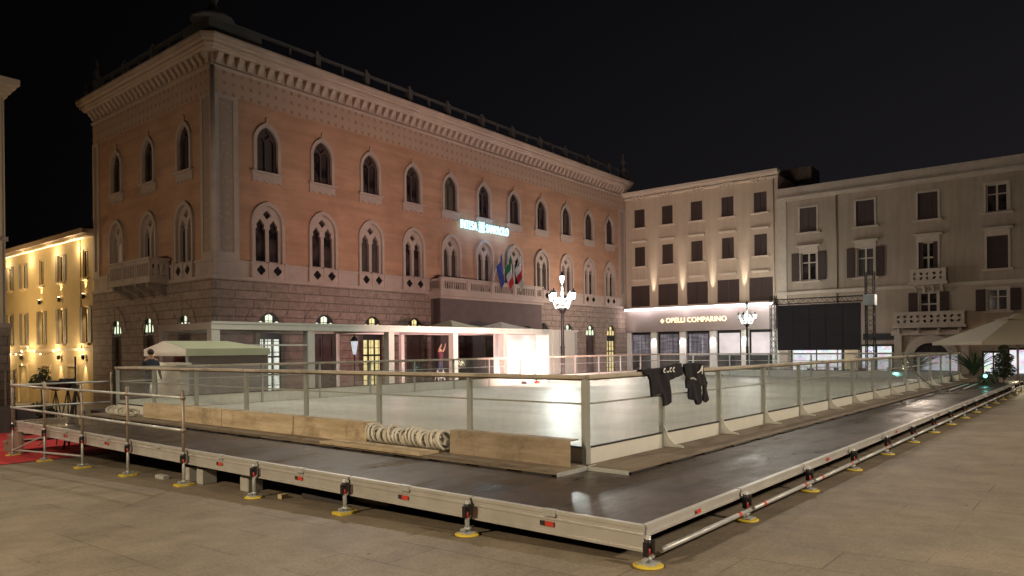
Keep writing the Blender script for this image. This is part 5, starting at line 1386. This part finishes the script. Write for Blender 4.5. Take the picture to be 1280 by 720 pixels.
# unseen spots without fittings, added to wash the palace facades
lightobj('palace_wash', 'SPOT', (3., 25., 2.5), 9000, PINK, spot_size=R(100), spot_blend=.9, shadow_soft_size=.3, to=(-3, 52, 6))
lightobj('palace_wash', 'SPOT', (-23.5, 20., 4.), 2600, WARM, spot_size=R(80), spot_blend=.9, shadow_soft_size=.3, to=(-20, 41, 8))
lightobj('rink_fill', 'SPOT', (-5., 21., 10.), 2000, (1, .93, .8), spot_size=R(140), spot_blend=.5, shadow_soft_size=.3, to=(-4, 20, 0)); lightobj('rink_fill', 'SPOT', (9., 24., 9.), 1100, (1, .93, .8), spot_size=R(140), spot_blend=.5, shadow_soft_size=.3, to=(9, 23, 0))  # unseen fill spots added to brighten the ice, no fitting there
lightobj('palace_corner_uplight', 'SPOT', pal_pt(LR-1., -1.2, 2.), 500, (1, .8, .75), spot_size=R(60), spot_blend=.9, shadow_soft_size=.2, to=pal_pt(LR-1., .2, 12))
for k in (-2, 0, 1.8): pt('neon_spill', pal_pt(21.1+k, -.9, 10.5), 30, (.3, .6, 1), .25)
# gazebo interiors
for u, d, z, pw, col in ((18.2, .5, .4, 120, (1, .93, .95)), (20.2, .5, .4, 120, (1, .93, .95)), (18.2, .5, 2.4, 14, (1, .4, .5)), (20.2, .5, 2.4, 14, (1, .4, .5)), (15.5, 2.1, 2.2, 90, (1, .5, .6)), (11.4, 2.6, 2.2, 50, (1, .5, .6))):
    q_ = tp(u, d); pt('gazebo_light', (q_.x, q_.y, z), pw, col, .12)
q_ = rk(SK-.9, tm); lightobj('kiosk_light', 'SPOT', (q_.x-.3, q_.y-.6, .9), 30, (1, .93, .75), spot_size=R(100), spot_blend=.5, shadow_soft_size=.1, to=(rk(SK, tm).x, rk(SK, tm).y, 2.1))
# shop front: uplights between the windows, downlights on the pillars
for c in PC:
    a = far_pt(c, -.42, 4.4); b = far_pt(c, .0, 8.6); lightobj('facade_uplight', 'SPOT', (a[0], a[1], 5.62), 1800, (1, .9, .76), spot_size=R(17), spot_blend=1., shadow_soft_size=.05, to=b)
    a = far_pt(c, -.5, 3.25); b = far_pt(c, -.05, -1); lightobj('pillar_downlight', 'SPOT', a, 260, (1, .93, .97), spot_size=R(60), spot_blend=.5, shadow_soft_size=.05, to=b)
for c in (2, 6, 10, 13): a = far_pt(c, -1.3, 5.1); pt('canopy_light', a, 30, (1, .92, .95), .2)
a = far_pt(18, -2.5, 1.); pt('shop_spill', a, 120, (.95, .9, 1), .5); a = far_pt(27, -15, 5.5); pt('terrace_lamp', a, 600, (1, .82, .66), .5); a = far_pt(6, -12, 6); pt('shop_square_light', a, 1300, (1, .84, .74), .5)
for (x, y, z) in WLAMP:
    for s in (1, -1): lightobj('wall_lamp_beam', 'SPOT', (x-.02, y-.03, z+.2*s), 170, (1, .78, .45), spot_size=R(46), spot_blend=.6, shadow_soft_size=.04, to=(x+.08, y+.1, z+2*s))
for u in (2, 7, 12, 16): p = YO+u*F1-.9*F2; pt('street_glow', (p.x, p.y, 2.), 90, (1, .78, .48), .15); p = YO+u*F1-.6*F2; pt('eave_glow', (p.x, p.y, 8.7), 60, (1, .8, .5), .1)
pt('side_street_lamp', (-38., 48., 6.), 700, (1, .7, .32), .4)
q_ = (ux-.5, uy-.8, .9); pt('terrace_light', q_, 45, (1, .85, .55), .2); pt('teal_plant_light', (tl.location.x-.1, tl.location.y-.15, tl.location.z+.05), 2, (.2, .95, .8), .05)

# ================================================================== CAMERA
cam = bpy.data.cameras.new('camera'); co = bpy.data.objects.new('camera', cam); COL.objects.link(co); scene.camera = co
co.location = (0, 0, 1.85); cam.sensor_width = 36; cam.lens = 885/1280*36; cam.clip_end = 1500; cam.clip_start = .05
roll = -.0104
co.rotation_euler = (Matrix.Rotation(0, 3, 'Z') @ Matrix.Rotation(math.pi/2, 3, 'X') @ Matrix.Rotation(roll, 3, 'Z')).to_euler()
cam.shift_y = (436-360)/1280
scene.view_settings.view_transform = 'Standard'; scene.view_settings.look = 'None'; scene.view_settings.exposure = .18; scene.view_settings.gamma = 1
scene.render.engine = 'CYCLES'; cy_s = scene.cycles; cy_s.use_denoising = True; cy_s.max_bounces = 8; cy_s.transparent_max_bounces = 40; cy_s.diffuse_bounces = 3; cy_s.glossy_bounces = 4; cy_s.sample_clamp_indirect = 6; cy_s.caustics_reflective = False; cy_s.caustics_refractive = False
